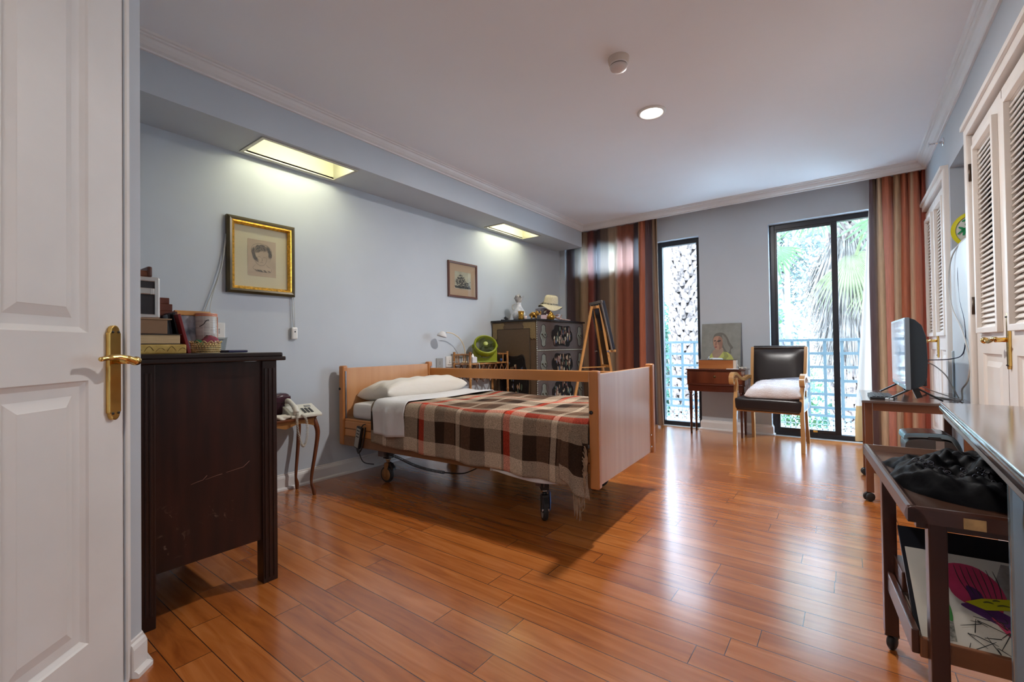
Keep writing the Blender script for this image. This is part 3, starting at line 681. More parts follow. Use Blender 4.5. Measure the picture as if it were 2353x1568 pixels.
# leaning folders and red book
def leaning(name, y, z, L_, H_, th, ang, mat, label, cat='book', x=-2.36):
    mb = MB(); mb.box(-L_/2, L_/2, -th/2, th/2, 0, H_, .002)
    o = mb.build(name, mat, loc=(x, y, z)); o.rotation_euler = (radians(ang), 0, 0); return tag(o, label, cat)
leaning('red_book', .724, T0+.001, .16, .172, .012, 13, M('red_cover', (.20, .012, .014), .4), 'red book leaning beside the stack')
leaning('folder', .697, T0+.08+.002, .15, .098, .010, 10, M('black_folder', (.010, .010, .014), .3), 'black folder leaning behind the red book', 'folder', -2.40)
leaning('notebook', .676, T0+.082, .14, .088, .010, 6, M('navy_notebook', (.014, .016, .03), .3), 'dark notebook nearest the metal case', 'notebook', -2.41)
r = empty('wooden_block', 'stepped dark red wooden block behind the metal case', 'block', (-2.47, .69, T0))
RW = wood('red_wood', (.10, .022, .010), (.16, .04, .018), 2, 10)
mb = MB(); mb.box(-.04, .04, -.045, .035, 0, .19, .003); mb.box(-.035, .035, -.045, .018, .19, .222, .003); mb.box(-.03, .03, -.045, .008, .222, .25, .003); mb.build('block_body', RW, r)
r = empty('framed_photo', 'orange wooden photo frame standing behind the red book', 'photo frame', (-2.45, .80, T0), radians(6), rot=(0, radians(-8), radians(4)))
OW = wood('orange_wood', (.42, .17, .035), (.56, .26, .07), 2, 12)
mb = MB(); mb.box(-.008, .008, -.075, .075, .178, .200, .003); mb.box(-.008, .008, -.075, .075, 0, .022, .003); mb.box(-.008, .008, -.075, -.055, .02, .18, .003); mb.box(-.008, .008, .052, .075, .02, .18, .003); mb.build('frame', OW, r)
MB().box(-.004, .002, -.056, .054, .02, .18).build('photo', M('photo_dark', (.05, .06, .09), .3, col2=(.45, .45, .50), vscale=14), r)
# canister covered in newsprint
r = empty('paper_canister', 'round canister wrapped in printed paper with orange edge', 'canister', (-2.47, .852, T0)); r.scale = (.84, .84, 1.04)
def newsprint():
    mt, t, bb = nodes('newsprint'); N = t.nodes.new; L = t.links.new
    tcn = N('ShaderNodeTexCoord'); sp = N('ShaderNodeSeparateXYZ'); L(tcn.outputs['Object'], sp.inputs[0])
    n = N('ShaderNodeTexBrick'); n.inputs['Scale'].default_value = 1; n.inputs['Brick Width'].default_value = .030; n.inputs['Row Height'].default_value = .0052; n.inputs['Mortar Size'].default_value = .0013; n.offset = .0
    n.inputs['Color1'].default_value = (.28, .26, .25, 1); n.inputs['Color2'].default_value = (.52, .49, .45, 1); n.inputs['Mortar'].default_value = (.66, .62, .56, 1)
    cb = N('ShaderNodeCombineXYZ'); L(sp.outputs['Y'], cb.inputs[0]); L(sp.outputs['Z'], cb.inputs[1]); L(cb.outputs[0], n.inputs[0])
    L(n.outputs[0], bb.inputs['Base Color']); bb.inputs['Roughness'].default_value = .22; return mt
mb = MB(); mb.lathe([(0, 0), (.058, 0), (.056, .10), (.054, .175), (.052, .182), (0, .184)], 28); mb.build('canister_body', newsprint(), r)
mb = MB()
for z_ in (.168, .175): mb.lathe([(.0548, z_), (.0553, z_+.003), (.0545, z_+.005)], 28, cap=False)
mb.box(.020, .034, .044, .047, .01, .165); mb.build('orange_stripe', M('orange_print', (.62, .16, .05), .4), r)
mb = MB(); mb.tube(catmull([(.035, -.045, .12), (.048, -.03, .13), (.055, -.018, .147), (.056, -.005, .15)], 4, False), .0018, 5); mb.build('ink_mark', BLACKP, r)
r = empty('crochet_basket', 'small round crocheted straw basket at the dresser edge', 'basket', (-2.36, .812, T0)); r.scale = (.93, .93, .95)
STRAW = M('straw', (.62, .46, .20), .7, var=.2, vscale=60)
mb = MB(); nb = 30
for row in range(6):
    z_ = .003+row*.0085; rr_ = .056+.006*sin(row*.5)
    mb.tube([((rr_+.0022*(k % 2))*cos(2*pi*k/nb/1.0), (rr_+.0022*(k % 2))*sin(2*pi*k/nb), z_+.0025*sin(k*pi+row*pi)) for k in range(nb)], .0022, 5, closed=True)
for k in range(nb):
    a = 2*pi*k/nb; a2 = a+.2; mb.tube([(.056*cos(a), .056*sin(a), .002), (.061*cos(a2), .061*sin(a2), .048)], .0016, 4)
    a3 = a-.2; mb.tube([(.056*cos(a), .056*sin(a), .002), (.060*cos(a3), .060*sin(a3), .046)], .0016, 4)
for k in range(14):
    a = 2*pi*k/14; mb.tube(catmull([(.062*cos(a-.2), .062*sin(a-.2), .046), (.068*cos(a), .068*sin(a), .057), (.062*cos(a+.2), .062*sin(a+.2), .046)], 4, False), .0022, 5)
mb.build('woven_wall', STRAW, r); MB().lathe([(0, .001), (.056, .001), (.056, .003), (0, .003)], 24).build('base', STRAW, r)
def lump(name, c, s, mat, label, cat, seed=0, amp=.25, seg=18, parent=None):
    random.seed(seed); mb = MB(); t = bmesh.new(); bmesh.ops.create_uvsphere(t, u_segments=seg, v_segments=seg//2+3, radius=1)
    ph = [random.uniform(0, 6.28) for _ in range(6)]
    for v in t.verts:
        p = v.co; k = 1+amp*(.5*sin(3*p.x+ph[0])*cos(2.5*p.y+ph[1])+.35*sin(6*p.y+ph[2]+2*p.z)+.25*sin(9*p.x+ph[3]+4*p.y)); v.co = Vector((p.x*s[0]*k, p.y*s[1]*k, max(p.z, -.55)*s[2]*k))
    mb._merge(t, None, True); o = mb.build(name, mat, parent, loc=c)
    if label: tag(o, label, cat)
    return o
lump('green_yarn', (-2.375, .795, T0+.042), (.028, .03, .02), M('green_cloth', (.01, .15, .05), .7), 'green bundle poking out of the crocheted basket', 'yarn', 3)
lump('wrapped_sweets', (-2.37, .832, T0+.046), (.035, .04, .032), M('red_brown_wrap', (.10, .05, .05), .25, col2=(.32, .03, .07), vscale=30), 'dark red and grey wrapped bundle in the crocheted basket', 'bundle', 8)
mb = MB(); mb.box(-.05, .05, -.045, .045, 0, .012, .005); tag(mb.build('glasses_case', M('navy_case', (.012, .012, .06), .4), loc=(-2.36, .925, T0), rotz=.1), 'small dark blue case at the right end of the dresser top', 'case')
mb = MB(); mb.lathe([(.024, 0), (.034, .075), (.037, .078), (.033, .075), (.022, .003), (.0, .003)], 24, cap=False)
tag(mb.build('plastic_cup', glassmat('clear_plastic', (.86, .88, .88)), loc=(-2.62, .965, T0)), 'clear plastic cup behind the canister', 'cup')

# ---------------------------------------------------------------- phone table
CHER = wood('cherry', (.085, .022, .008), (.19, .055, .018), 2, 14, .25, coat=.3)
HONEY = wood('honey_apron', (.24, .10, .028), (.42, .19, .05), 1, 10, .35)
r = empty('phone_table', 'small curved leg wooden side table holding the telephone', 'side table', (-3.14, 1.50, 0))
a, c = .145, .255
pts = []
for k in range(64):
    t = 2*pi*k/64; e = .45; x = a*math.copysign(abs(cos(t))**e, cos(t)); y = c*math.copysign(abs(sin(t))**e, sin(t))
    s_ = 1+.03*cos(4*t+0)+.018*cos(8*t); pts.append((x*s_, y*s_))
mb = MB(); mb.prism(pts, .016, Matrix.Translation((0, 0, .540)), bev=.004); mb.build('tabletop', CHER, r)
mb = MB()
for (p, q, n) in (((a*.8, -c*.8), (a*.8, c*.8), 0), ((-a*.8, -c*.8), (-a*.8, c*.8), 0), ((-a*.8, c*.8), (a*.8, c*.8), 1), ((-a*.8, -c*.8), (a*.8, -c*.8), 1)):
    P = [(0, 0), (0, -.045), ]; Ln = math.dist(p, q); prof = [(0, 0)]+[(Ln*k/12, -.046+.014*abs(sin(pi*k/6))-.006*cos(4*pi*k/12)) for k in range(13)]+[(Ln, 0)]
    mb.prism(prof, .012, frame((p[0], p[1], .54), (q[0]-p[0], q[1]-p[1], 0), (0, 0, 1)))
mb.build('apron', HONEY, r)
for sx_ in (-1, 1):
    for sy_ in (-1, 1):
        x0, y0 = sx_*a*.76, sy_*c*.80; dx, dy = sx_*.7, sy_*.55
        path = catmull([(x0, y0, .535), (x0+dx*.022, y0+dy*.03, .47), (x0+dx*.026, y0+dy*.034, .41), (x0+dx*.012, y0+dy*.01, .29), (x0-dx*.004, y0-dy*.022, .16), (x0-dx*.006, y0-dy*.03, .09), (x0+dx*.006, y0-dy*.010, .045), (x0+dx*.012, y0-dy*.004, 0)], 4, False)
        n = len(path); rr = [.019*(1-.52*min(1, i/(n*.72)))+(.006*sin(pi*min(1, max(0, (i-n*.7)/(n*.28)))) if i > n*.7 else 0) for i in range(n)]
        MB().tube(path, rr, 8).build('leg', CHER, r)
# telephone
CREAM = M('cream_plastic', (.66, .63, .54), .35)
ph = empty('telephone', 'cream corded push-button telephone on the small side table', 'telephone', (-3.07, 1.655, .557), radians(-8))
t = MB(); P = [(-.11, 0), (.10, 0), (.10, .018), (-.09, .072), (-.11, .068)]
t.prism(P, .205, frame((-.0, .09, 0), (1, 0, 0), (0, 0, 1)), bev=.006); body = t.build('base', CREAM, ph)
sl_ = math.atan2(.054, .19)
mb = MB()
for i in range(4):
    for j in range(3):
        u_ = .062-i*.021; mb.box(u_-.0065, u_+.0065, -.012+j*.024-.008, -.012+j*.024+.008, .018+(.10-u_)*.284, .018+(.10-u_)*.284+.006, .002, rot=(0, sl_, 0))
mb.build('keypad', M('dark_keys', (.05, .05, .05), .5), ph)
mb = MB(); mb.box(-.055, -.03, .02, .06, .0585, .0625, rot=(0, sl_, 0)); mb.build('display_label', M('label_grey', (.25, .25, .24), .5), ph)
mb = MB(); mb.tube(catmull([(-.105, -.082, .078), (-.085, -.082, .102), (-.04, -.082, .104), (.03, -.082, .085), (.075, -.082, .064), (.095, -.082, .036)], 5, False), [.014]*4+[.019]*6+[.0165]*8+[.019]*5+[.020, .018, .014], 12)
mb.box(.060, .098, -.100, -.064, .024, .046, .008); mb.box(-.110, -.070, -.100, -.064, .070, .090, .008); mb.build('handset', CREAM, ph)
mb = MB(); pth = []
def coil(ctrl, n, rad, turns): 
    P = catmull(ctrl, n, False); out = []
    tot = len(P)-1; N_ = turns*8
    for k in range(N_+1):
        f = k/N_*tot; i = min(int(f), tot-1); q = P[i].lerp(P[i+1], f-i); d = (P[i+1]-P[i]).normalized(); u_ = d.cross(Vector((.3, 1, .1))).normalized(); v_ = d.cross(u_)
        a_ = 2*pi*k/8; out.append(q+u_*rad*cos(a_)+v_*rad*sin(a_))
    return out
mb.tube(coil([(.098, -.075, .03), (.112, -.085, -.01), (.115, -.08, -.09), (.117, -.062, -.165), (.118, -.045, -.188), (.119, -.028, -.15), (.118, -.02, -.07), (.112, -.03, .0), (.095, -.05, .02)], 10, .0075, 62), .0017, 5)
mb.build('coiled_cord', M('cord_cream', (.60, .56, .47), .45), ph)
PURP = M('purple_leather', (.045, .012, .022), .25, bump=.15, bscale=30)
pu = soft_box(-.055, .055, -.12, .12, 0, .150, .028, wob=lambda p: Vector((.006*sin(p.y*40), 0, .010*sin(p.y*22)-.10*abs(p.y)*max(0, p.z)*2))).build('purse', PURP, loc=(-3.22, 1.50, .557)); mod(pu, 'SUBSURF', levels=1, render_levels=1); tag(pu, 'dark purple leather purse behind the telephone', 'purse')
mb = MB(); mb.box(.050, .064, -.10, .11, .095, .140, .006); mb.build('flap', PURP, pu)
lump('white_napkin', (-3.03, 1.465, .568), (.045, .07, .018), M('white_napkin', (.62, .56, .46), .8), 'crumpled off-white napkin beside the telephone', 'napkin', 4, .5, 26)

# ---------------------------------------------------------------- hospital bed
BR = radians(2.7); B0 = Vector((-1.058, 2.15, 0))
BEECH = wood('beech_laminate', (.50, .235, .10), (.58, .30, .14), 2, 16, .30, ratio=.035)
BEECHP = wood('beech_post', (.44, .165, .045), (.52, .215, .068), 2, 10, .33)
BEECHX = wood('beech_rail', (.46, .185, .05), (.55, .235, .075), 0, 10, .33)
BEECHD = wood('beech_rail_dark', (.20, .085, .032), (.27, .12, .045), 0, 10, .4)
bed = empty('hospital_bed', 'beech wood adjustable hospital bed on castors', 'bed', B0, BR)
BW, BL = 1.006, 2.20
for nm, u0 in (('footboard', -.045), ('headboard', -BL)):
    p = MB(); p.box(u0+.008, u0+.034, .03, BW-.03, .272, .868, .003); brd = p.build(nm, BEECH, bed)
    for v0 in (0, BW-.050):
        mb = MB(); mb.box(u0-.004, u0+.050, v0, v0+.050, .262, .888, .014, seg=3); mb.build('post', BEECHP, bed)
        mb = MB(); x_ = u0-.006 if nm == 'footboard' else u0+.052
        mb.box(x_-.004, x_+.004, v0+.020, v0+.031, .30, .845); mb.build('guide_rail', M('steel_track', (.30, .31, .34), .3, .8), bed)
        if v0 == 0: MB().lathe([(0, 0), (.011, 0), (.010, .004), (0, .005)], 14, (u0+.012, v0-.0005, .705 if nm == 'headboard' else .667), Euler((pi/2, 0, 0)).to_matrix().to_4x4()).build('bolt', BLACKP, bed)
        for z_ in (.31, .39) if nm == 'footboard' else (): MB().lathe([(0, 0), (.008, 0), (.007, .006), (0, .008)], 12, (u0+.034, v0+(.058 if v0 == 0 else -.010), z_), Euler((0, pi/2, 0)).to_matrix().to_4x4()).build('bolt', CHROME, bed)
# far side rail raised, near rails lowered, lower frame boards
mb = MB(); mb.box(-BL+.05, -.05, BW-.034, BW-.012, .742, .828, .008, seg=3); mb.build('side_rail', BEECHX, bed)
mb = MB(); mb.box(-BL+.05, -.05, BW-.034, BW-.012, .48, .56, .008); mb.build('side_rail', BEECHX, bed)
mb = MB(); mb.box(-BL+.05, -.05, .012, .034, .395, .455, .008); mb.build('side_rail', BEECHX, bed)
mb = MB(); mb.box(-BL+.05, -.05, .016, .036, .455, .470, .004); mb.build('side_rail', BEECHX, bed)
mb = MB(); mb.box(-BL+.05, -.05, .014, .034, .335, .392, .008); mb.build('side_rail', BEECHX, bed)
mb = MB(); mb.box(-BL+.03, -.02, .008, .030, .262, .335, .004); mb.box(-BL+.03, -.02, BW-.03, BW-.008, .262, .335, .004); mb.build('frame_board', BEECHD, bed)
FR = M('frame_steel', (.14, .10, .09), .45, .3)
mb = MB(); mb.box(-BL+.05, -.05, .10, .14, .24, .29); mb.box(-BL+.05, -.05, BW-.14, BW-.10, .24, .29); mb.box(-.42, -.36, .06, BW-.06, .205, .262); mb.box(-1.81, -1.75, .06, BW-.06, .205, .262); mb.box(-1.25, -.75, .38, .62, .225, .28); mb.box(-BL+.05, -.05, .05, BW-.05, .29, .31)
mb.build('under_frame', FR, bed)
mb = MB(); mb.box(-.71, -.58, .0065, .0085, .266, .285); mb.build('data_label', M('label_print', (.30, .26, .22), .5, col2=(.62, .6, .56), vscale=90), bed)
mb = MB(); mb.lathe([(0, 0), (.014, 0), (.014, .001), (0, .0012)], 20, (-.36, .0075, .300), Euler((pi/2, 0, 0)).to_matrix().to_4x4()); mb.build('round_badge', M('badge_blue', (.03, .04, .12), .4), bed)
mb = MB(); mb.lathe([(.009, 0), (.011, 0), (.011, .001), (.009, .001)], 20, (-.36, .0060, .300), Euler((pi/2, 0, 0)).to_matrix().to_4x4()); mb.box(-.361, -.359, .0052, .006, .296, .305); mb.build('badge_ring', WHITEP, bed)
TAN = M('tan_castor', (.30, .13, .04), .45); RUB = M('rubber', (.015, .015, .016), .55); BLUEP = M('blue_plastic', (.10, .18, .42), .35)
def castor(u_, v_, ang, kind):
    c_ = bpy.data.objects.new('castor', None); COL.objects.link(c_); c_.parent = bed; c_.location = (u_, v_, 0); c_.rotation_euler = (0, 0, ang)
    R_ = .062
    ax = Euler((pi/2, 0, 0)).to_matrix().to_4x4()
    MB().lathe([(.0, -.014), (.045, -.014), (.056, -.015), (R_-.003, -.012), (R_, -.005), (R_, .005), (R_-.003, .012), (.056, .015), (.045, .014), (0, .014)], 28, (0, 0, R_), ax).build('tyre', RUB, c_)
    MB().lathe([(0, -.0165), (.012, -.0165), (.014, -.015), (.045, -.0155), (.046, -.013), (.046, .013), (.045, .0155), (.014, .015), (.012, .0165), (0, .0165)], 24, (0, 0, R_), ax).build('hub', TAN if kind == 'tan' else M('grey_hub', (.35, .33, .30), .4), c_)
    mb = MB()
    for s_ in (-1, 1): mb.prism(catmull([(.006, .050), (-.012, .052), (-.010, .12), (-.005, .150), (.032, .150), (.030, .125), (.014, .085)], 3), .003, frame((0, s_*.020+.0015, 0), (1, 0, 0), (0, 0, 1)))
    mb.box(-.008, .032, -.022, .022, .145, .152, .002); mb.tube([(.012, 0, .15), (.012, 0, .175)], .013)
    mb.build('fork', TAN if kind == 'tan' else M('dark_fork', (.025, .027, .025), .3), c_)
    mb = MB(); mb.lathe([(.016, .172), (.021, .172), (.021, .186), (.016, .186)], 20, (.012, 0, 0)); mb.build('collar', CHROME, c_)
    mb = MB(); mb.box(-.018, .042, -.024, .024, .184, .232, .003); mb.build('socket', M('matt_black', (.008, .008, .009), .5), c_)
    mb = MB(); mb.prism([(.02, .155), (.05, .150), (.078, .118), (.082, .100), (.060, .108), (.045, .125), (.022, .135)], .030, frame((0, .015, 0), (1, 0, 0), (0, 0, 1)), bev=.003); mb.build('brake_pedal', BLACKP, c_)
    if kind == 'blue':
        mb = MB(); mb.prism(catmull([(-.020, .070), (-.018, .155), (.0, .172), (.036, .165), (.040, .10), (.02, .06)], 3), .007, frame((0, .034, 0), (1, 0, 0), (0, 0, 1)), bev=.002); mb.build('side_cover', BLUEP, c_)
        mb = MB(); mb.box(.030, .052, -.020, .020, .060, .160, .005); mb.build('front_cover', BLACKP, c_)
        mb = MB(); mb.box(.050, .0545, -.021, .021, .070, .082, .001); mb.build('metal_band', CHROME, c_)
    return c_
castor(-1.773, .115, radians(2), 'tan'); castor(-.385, .10, radians(-50), 'blue'); castor(-.36, .86, radians(20), 'blue'); castor(-1.773, .86, radians(10), 'tan')
mb = MB()
mb.tube(coil([(-1.75, .10, .225), (-1.62, .11, .20), (-1.48, .11, .172), (-1.34, .12, .155), (-1.2, .13, .152)], 12, .009, 58), .0022, 5)
mb.tube(catmull([(-1.2, .13, .152), (-1.05, .14, .165), (-.98, .16, .19), (-.92, .2, .225)], 6, False), .0045, 6)
mb.build('coiled_cable', M('black_cable', (.008, .009, .012), .4), bed)
# handset
hs = empty('bed_remote', 'black edged grey remote control hooked on the bed rail', 'remote control', B0+Matrix.Rotation(BR, 3, 'Z') @ Vector((-1.945, -.012, .345)), 0, rot=(0, radians(14), BR))
MB().box(-.030, .030, -.010, .012, -.085, .085, .006).build('casing', BLACKP, hs)
MB().box(-.022, .022, -.0125, -.009, -.076, .074, .002).build('face_plate', M('remote_grey', (.33, .32, .28), .4), hs)
mb = MB()
for k in range(3):
    for s_ in (-1, 1): mb.ball((s_*.010, -.0125, .056-k*.024), .005, (1, .3, 1)); mb.box(-.004, .004, -.0135, -.0125, .053-k*.024, .059-k*.024)
mb.build('buttons', BLACKP, hs)
mb = MB(); mb.tube(catmull([(.02, -.005, .085), (.03, .0, .11), (.045, .01, .12)], 5, False), .004, 6); mb.tube(catmull([(-.0, 0, -.085), (.035, -.008, -.11), (.06, -.004, -.06), (.062, .0, .04), (.06, .0, .10)], 6, False), .006, 6)
mb.tube(catmull([(.02, 0, -.08), (.06, -.005, -.13), (.11, .0, -.16), (.16, .05, -.165)], 6, False), .004, 6); mb.build('cable_hook', BLACKP, hs)

# mattress, sheets, pillow, blanket (all in the bed's frame)
LIN = M('white_linen', (.66, .64, .63), .8, bump=.55, bscale=10)
mt_ = soft_box(-BL+.06, -.06, .045, BW-.05, .455, .603, .05, wob=lambda p: Vector((0, .004*sin(p.x*31+p.z*20)*(1 if p.y < 0 else 0), .003*sin(p.x*7)))).build('mattress', LIN, loc=B0, rotz=BR)
mod(mt_, 'SUBSURF', levels=1, render_levels=1); tag(mt_, 'white sheeted mattress lying in the bed frame', 'mattress')
# pillow
def pillow(name, c, sx_, sy_, h, mat, label, rot, cat='pillow', seed=1, n=36, edge=.35, pin=.0, amp=.006, par=None):
    random.seed(seed); mb = MB(); ph_ = [random.uniform(0, 6) for _ in range(8)]
    def f(sgn):
        def g(u_, v_):
            x, y = 2*u_-1, 2*v_-1
            k = max(0, (1-x**4))**edge*max(0, (1-y**4))**edge
            px_ = 1-.10*(1-abs(y)**2)*abs(x)**3*.0; cx = x*(1-.07*(1-y*y)*(x*x)); cy = y*(1-.07*(1-x*x)*(y*y))
            wr = amp*(sin(9*x+ph_[0]+3*y)+.7*sin(15*y+5*x+ph_[1])+.5*sin(24*x-8*y+ph_[2]))*k
            z = sgn*(h*k*(.5 if sgn > 0 else .36))+wr*(1 if sgn > 0 else .3)
            return Vector((cx*sx_/2, cy*sy_/2, z))
        return g
    mb.grid(f(1), n, n); mb.grid(lambda u_, v_: f(-1)(v_, u_), n, n); bmesh.ops.remove_doubles(mb.bm, verts=mb.bm.verts[:], dist=.0005)
    o = mb.build(name, mat, par, loc=c); o.rotation_euler = rot; mod(o, 'SUBSURF', levels=1, render_levels=1)
    return tag(o, label, cat) if label else o
RB = Matrix.Rotation(BR, 3, 'Z')
pc = B0+RB @ Vector((-1.90, .53, .668))
pillow('pillow', pc, .44, .86, .20, M('pillow_cotton', (.66, .61, .54), .8, bump=.9, bscale=11, stretch=(1, .35, 1)), 'plump creased off-white pillow at the head of the bed', (radians(1), radians(-6), BR-.10), seed=4, edge=.42, amp=.0055)
# sheet turned down over the blanket edge, and the blanket
def drape(u0, u1, vfar, zt, vnear, zbot, thick, wob, mat, name, nu=90, nv=70, uv=True, slant=0):
    """cloth across the bed: from far side over the top, rounding the near edge, hanging to zbot(u)"""
    def f(a, q):
        u = u0(q)+(u1(q)-u0(q))*a
        # arc parameter q: 0 far tuck .. 1 near hem
        R_ = .055; top = vfar-(vnear+R_); arc = R_*pi/2; hang = zt-R_-zbot(u); far = .06; tot = far+top+arc+hang; s_ = q*tot
        if s_ < far: y, z = vfar+.004, zt-far+s_
        elif s_ < far+top: y, z = vfar-(s_-far), zt
        elif s_ < far+top+arc: t_ = (s_-far-top)/R_; y, z = vnear+R_-R_*sin(t_), zt-R_+R_*cos(t_)
        else: y, z = vnear, zt-R_-(s_-far-top-arc)
        d = wob(u, s_, y, z, q, s_-far-top-arc)
        return Vector((u+d[0], y+d[1], z+d[2]))
    mb = MB(); mb.grid(f, nu, nv, (lambda a, q: (u0(q)+(u1(q)-u0(q))*a, q)) if uv else None)
    o = mb.build(name, mat, loc=B0, rotz=BR); mod(o, 'SOLIDIFY', thickness=thick, offset=0); return o
def plaid():
    mt, t, bb = nodes('plaid_wool'); N = t.nodes.new; L = t.links.new
    tcn = N('ShaderNodeTexCoord'); sp = N('ShaderNodeSeparateXYZ'); L(tcn.outputs['UV'], sp.inputs[0])
    tan, dk, br, cr_, rd = (.20, .125, .08), (.035, .019, .012), (.125, .068, .040), (.52, .46, .37), (.50, .045, .020)
    def ramp(src, period, off, stops):
        a = N('ShaderNodeMath'); a.operation = 'ADD'; L(src, a.inputs[0]); a.inputs[1].default_value = off+20*period
        d = N('ShaderNodeMath'); d.operation = 'DIVIDE'; L(a.outputs[0], d.inputs[0]); d.inputs[1].default_value = period
        fr_ = N('ShaderNodeMath'); fr_.operation = 'FRACT'; L(d.outputs[0], fr_.inputs[0])
        r_ = N('ShaderNodeValToRGB'); r_.color_ramp.interpolation = 'CONSTANT'; L(fr_.outputs[0], r_.inputs[0])
        pos = 0
        for i, (w_, c_) in enumerate(stops):
            e = r_.color_ramp.elements[0] if i == 0 else (r_.color_ramp.elements[1] if i == 1 else r_.color_ramp.elements.new(pos)); e.position = pos; e.color = rgb(c_); pos += w_
        return r_.outputs[0]
    lt = (.43, .33, .235)
    A = ramp(sp.outputs['X'], .70, 1.297, [(.065, rd), (.135, lt), (.13, dk), (.125, br), (.012, dk), (.05, lt), (.012, dk), (.115, br), (.15, dk), (.186, lt), (.02, dk)])
    Bc = ramp(sp.outputs['Y'], 1.0, 0.0, [(.06, lt), (.07, dk), (.09, br), (.07, lt), (.03, rd), (.07, lt), (.09, dk), (.10, lt), (.10, br), (.035, lt), (.032, rd), (.075, lt), (.105, dk), (.073, (.55, .44, .33))])
    mx = N('ShaderNodeMix'); mx.data_type = 'RGBA'; mx.inputs['Factor'].default_value = .46; L(A, mx.inputs['A']); L(Bc, mx.inputs['B'])
    # fleck of the wool
    n = N('ShaderNodeTexNoise'); n.inputs['Scale'].default_value = 260; L(tcn.outputs['Object'], n.inputs[0])
    mr = N('ShaderNodeMapRange'); mr.inputs['From Min'].default_value = .3; mr.inputs['From Max'].default_value = .7; mr.inputs['To Min'].default_value = .55; mr.inputs['To Max'].default_value = 1.5; L(n.outputs[0], mr.inputs[0])
    m2 = N('ShaderNodeVectorMath'); m2.operation = 'SCALE'; L(mx.outputs['Result'], m2.inputs[0]); L(mr.outputs[0], m2.inputs['Scale'])
    L(m2.outputs[0], bb.inputs['Base Color']); bb.inputs['Roughness'].default_value = .95; bb.inputs['Specular IOR Level'].default_value = .15
    bp = N('ShaderNodeBump'); bp.inputs['Strength'].default_value = .35; bp.inputs['Distance'].default_value = .004; L(n.outputs[0], bp.inputs['Height']); L(bp.outputs[0], bb.inputs['Normal'])
    return mt
PLAID = plaid()
def bw(u, s_, y, z, q, h):
    dz = .006*sin(u*9+y*7)+.004*sin(y*21+u*4)
    if h > 0:
        k = min(1, h/.2); return (0, -.010*k*(.5+.5*sin(u*13+1))-.012*k*math.exp(-((u+.22)/.10)**2)*2.0+.006*k*sin(u*31), 0)
    return (0, 0, dz*min(1, max(0, -h)/.05))
def hem(u): 
    return .322 - .055*min(1, max(0, (u+1.9)/1.75)) + .006*sin(u*17)
bl = drape(lambda q: -1.80+(.25*(1-min(1, q/.76)) if q < .76 else 0), lambda q: -.050-.0*q, BW-.04, .628, -.006, hem, .007, bw, PLAID, 'plaid_blanket', 110, 90)
tag(bl, 'brown cream and red plaid wool blanket spread over the bed', 'blanket')
# fringe at the foot end hanging outside the rail
random.seed(3); mb = MB()
mb.uv = mb.bm.loops.layers.uv.new('UVMap')
def corner(a, q):   # gathered corner flap near the foot post
    x = -.205+.115*a+.05*q*a; y = -.006-(.030*sin(pi*a)+.014*(1+sin(9*a+2*q))+.01*q)*min(1, q*2.2); z = .56-(.27+.10*(a)-.02)*q
    return Vector((x, y, z))
mb.grid(corner, 20, 24, lambda a, q: (-.20+.14*a, .78+.22*q))
fl = mb.build('corner_flap', PLAID, bl); mod(fl, 'SOLIDIFY', thickness=.006, offset=0)
mb = MB()
for k in range(34):
    a = k/33; z0 = .50-.26*a+random.uniform(-.01, .01); x0 = -.052-.022*a-.012*random.random(); L_ = random.uniform(.07, .11)
    mb.tube(catmull([(x0, -.03-.01*random.random(), z0), (x0+.012, -.036, z0-L_*.3), (x0+.004+random.uniform(-.01, .01), -.036, z0-L_*.7), (x0-.002+random.uniform(-.012, .01), -.034, z0-L_)], 3, False), [.0032]*4+[.0028]*3+[.0022]*3, 5)
for k in range(9):
    x0 = -.092-.004*k+random.uniform(-.003, .003); L_ = random.uniform(.09, .13); z0 = .222+.003*k
    mb.tube(catmull([(x0, -.038, z0), (x0+.004, -.040, z0-L_*.5), (x0+random.uniform(-.008, .008), -.038, z0-L_)], 3, False), [.0034]*3+[.003]*2+[.0022]*2, 5)
mb.build('fringe', M('wool_fringe', (.30, .20, .125), .95, var=.35, vscale=40), bl)
def sw(u, s_, y, z, q, h):
    if h > 0: return (.0, -.010-.010*sin(u*23)*min(1, h/.1)-.006*sin(u*47+1), 0)
    return (0, 0, .010+.004*sin(u*25+y*6))
sh = drape(lambda q: -1.80+.05*q, lambda q: -1.43+.06*(1-min(1, q/.68)), BW-.05, .634, -.020, lambda u: .402-.012*sin((u+1.78)*9), .004, sw, LIN, 'turned_down_sheet', 50, 70, uv=False)
tag(sh, 'white top sheet folded down over the blanket edge', 'sheet')
mb = MB(); mb.grid(lambda a, q: Vector((-.70+.55*a, -.004-.004*sin(a*12), .288-.004-.030*q*sin(pi*a)-.012*a)), 30, 4)
us = mb.build('under_sheet_edge', LIN, loc=B0, rotz=BR); mod(us, 'SOLIDIFY', thickness=.003); tag(us, 'sliver of white sheet showing below the blanket hem', 'sheet')

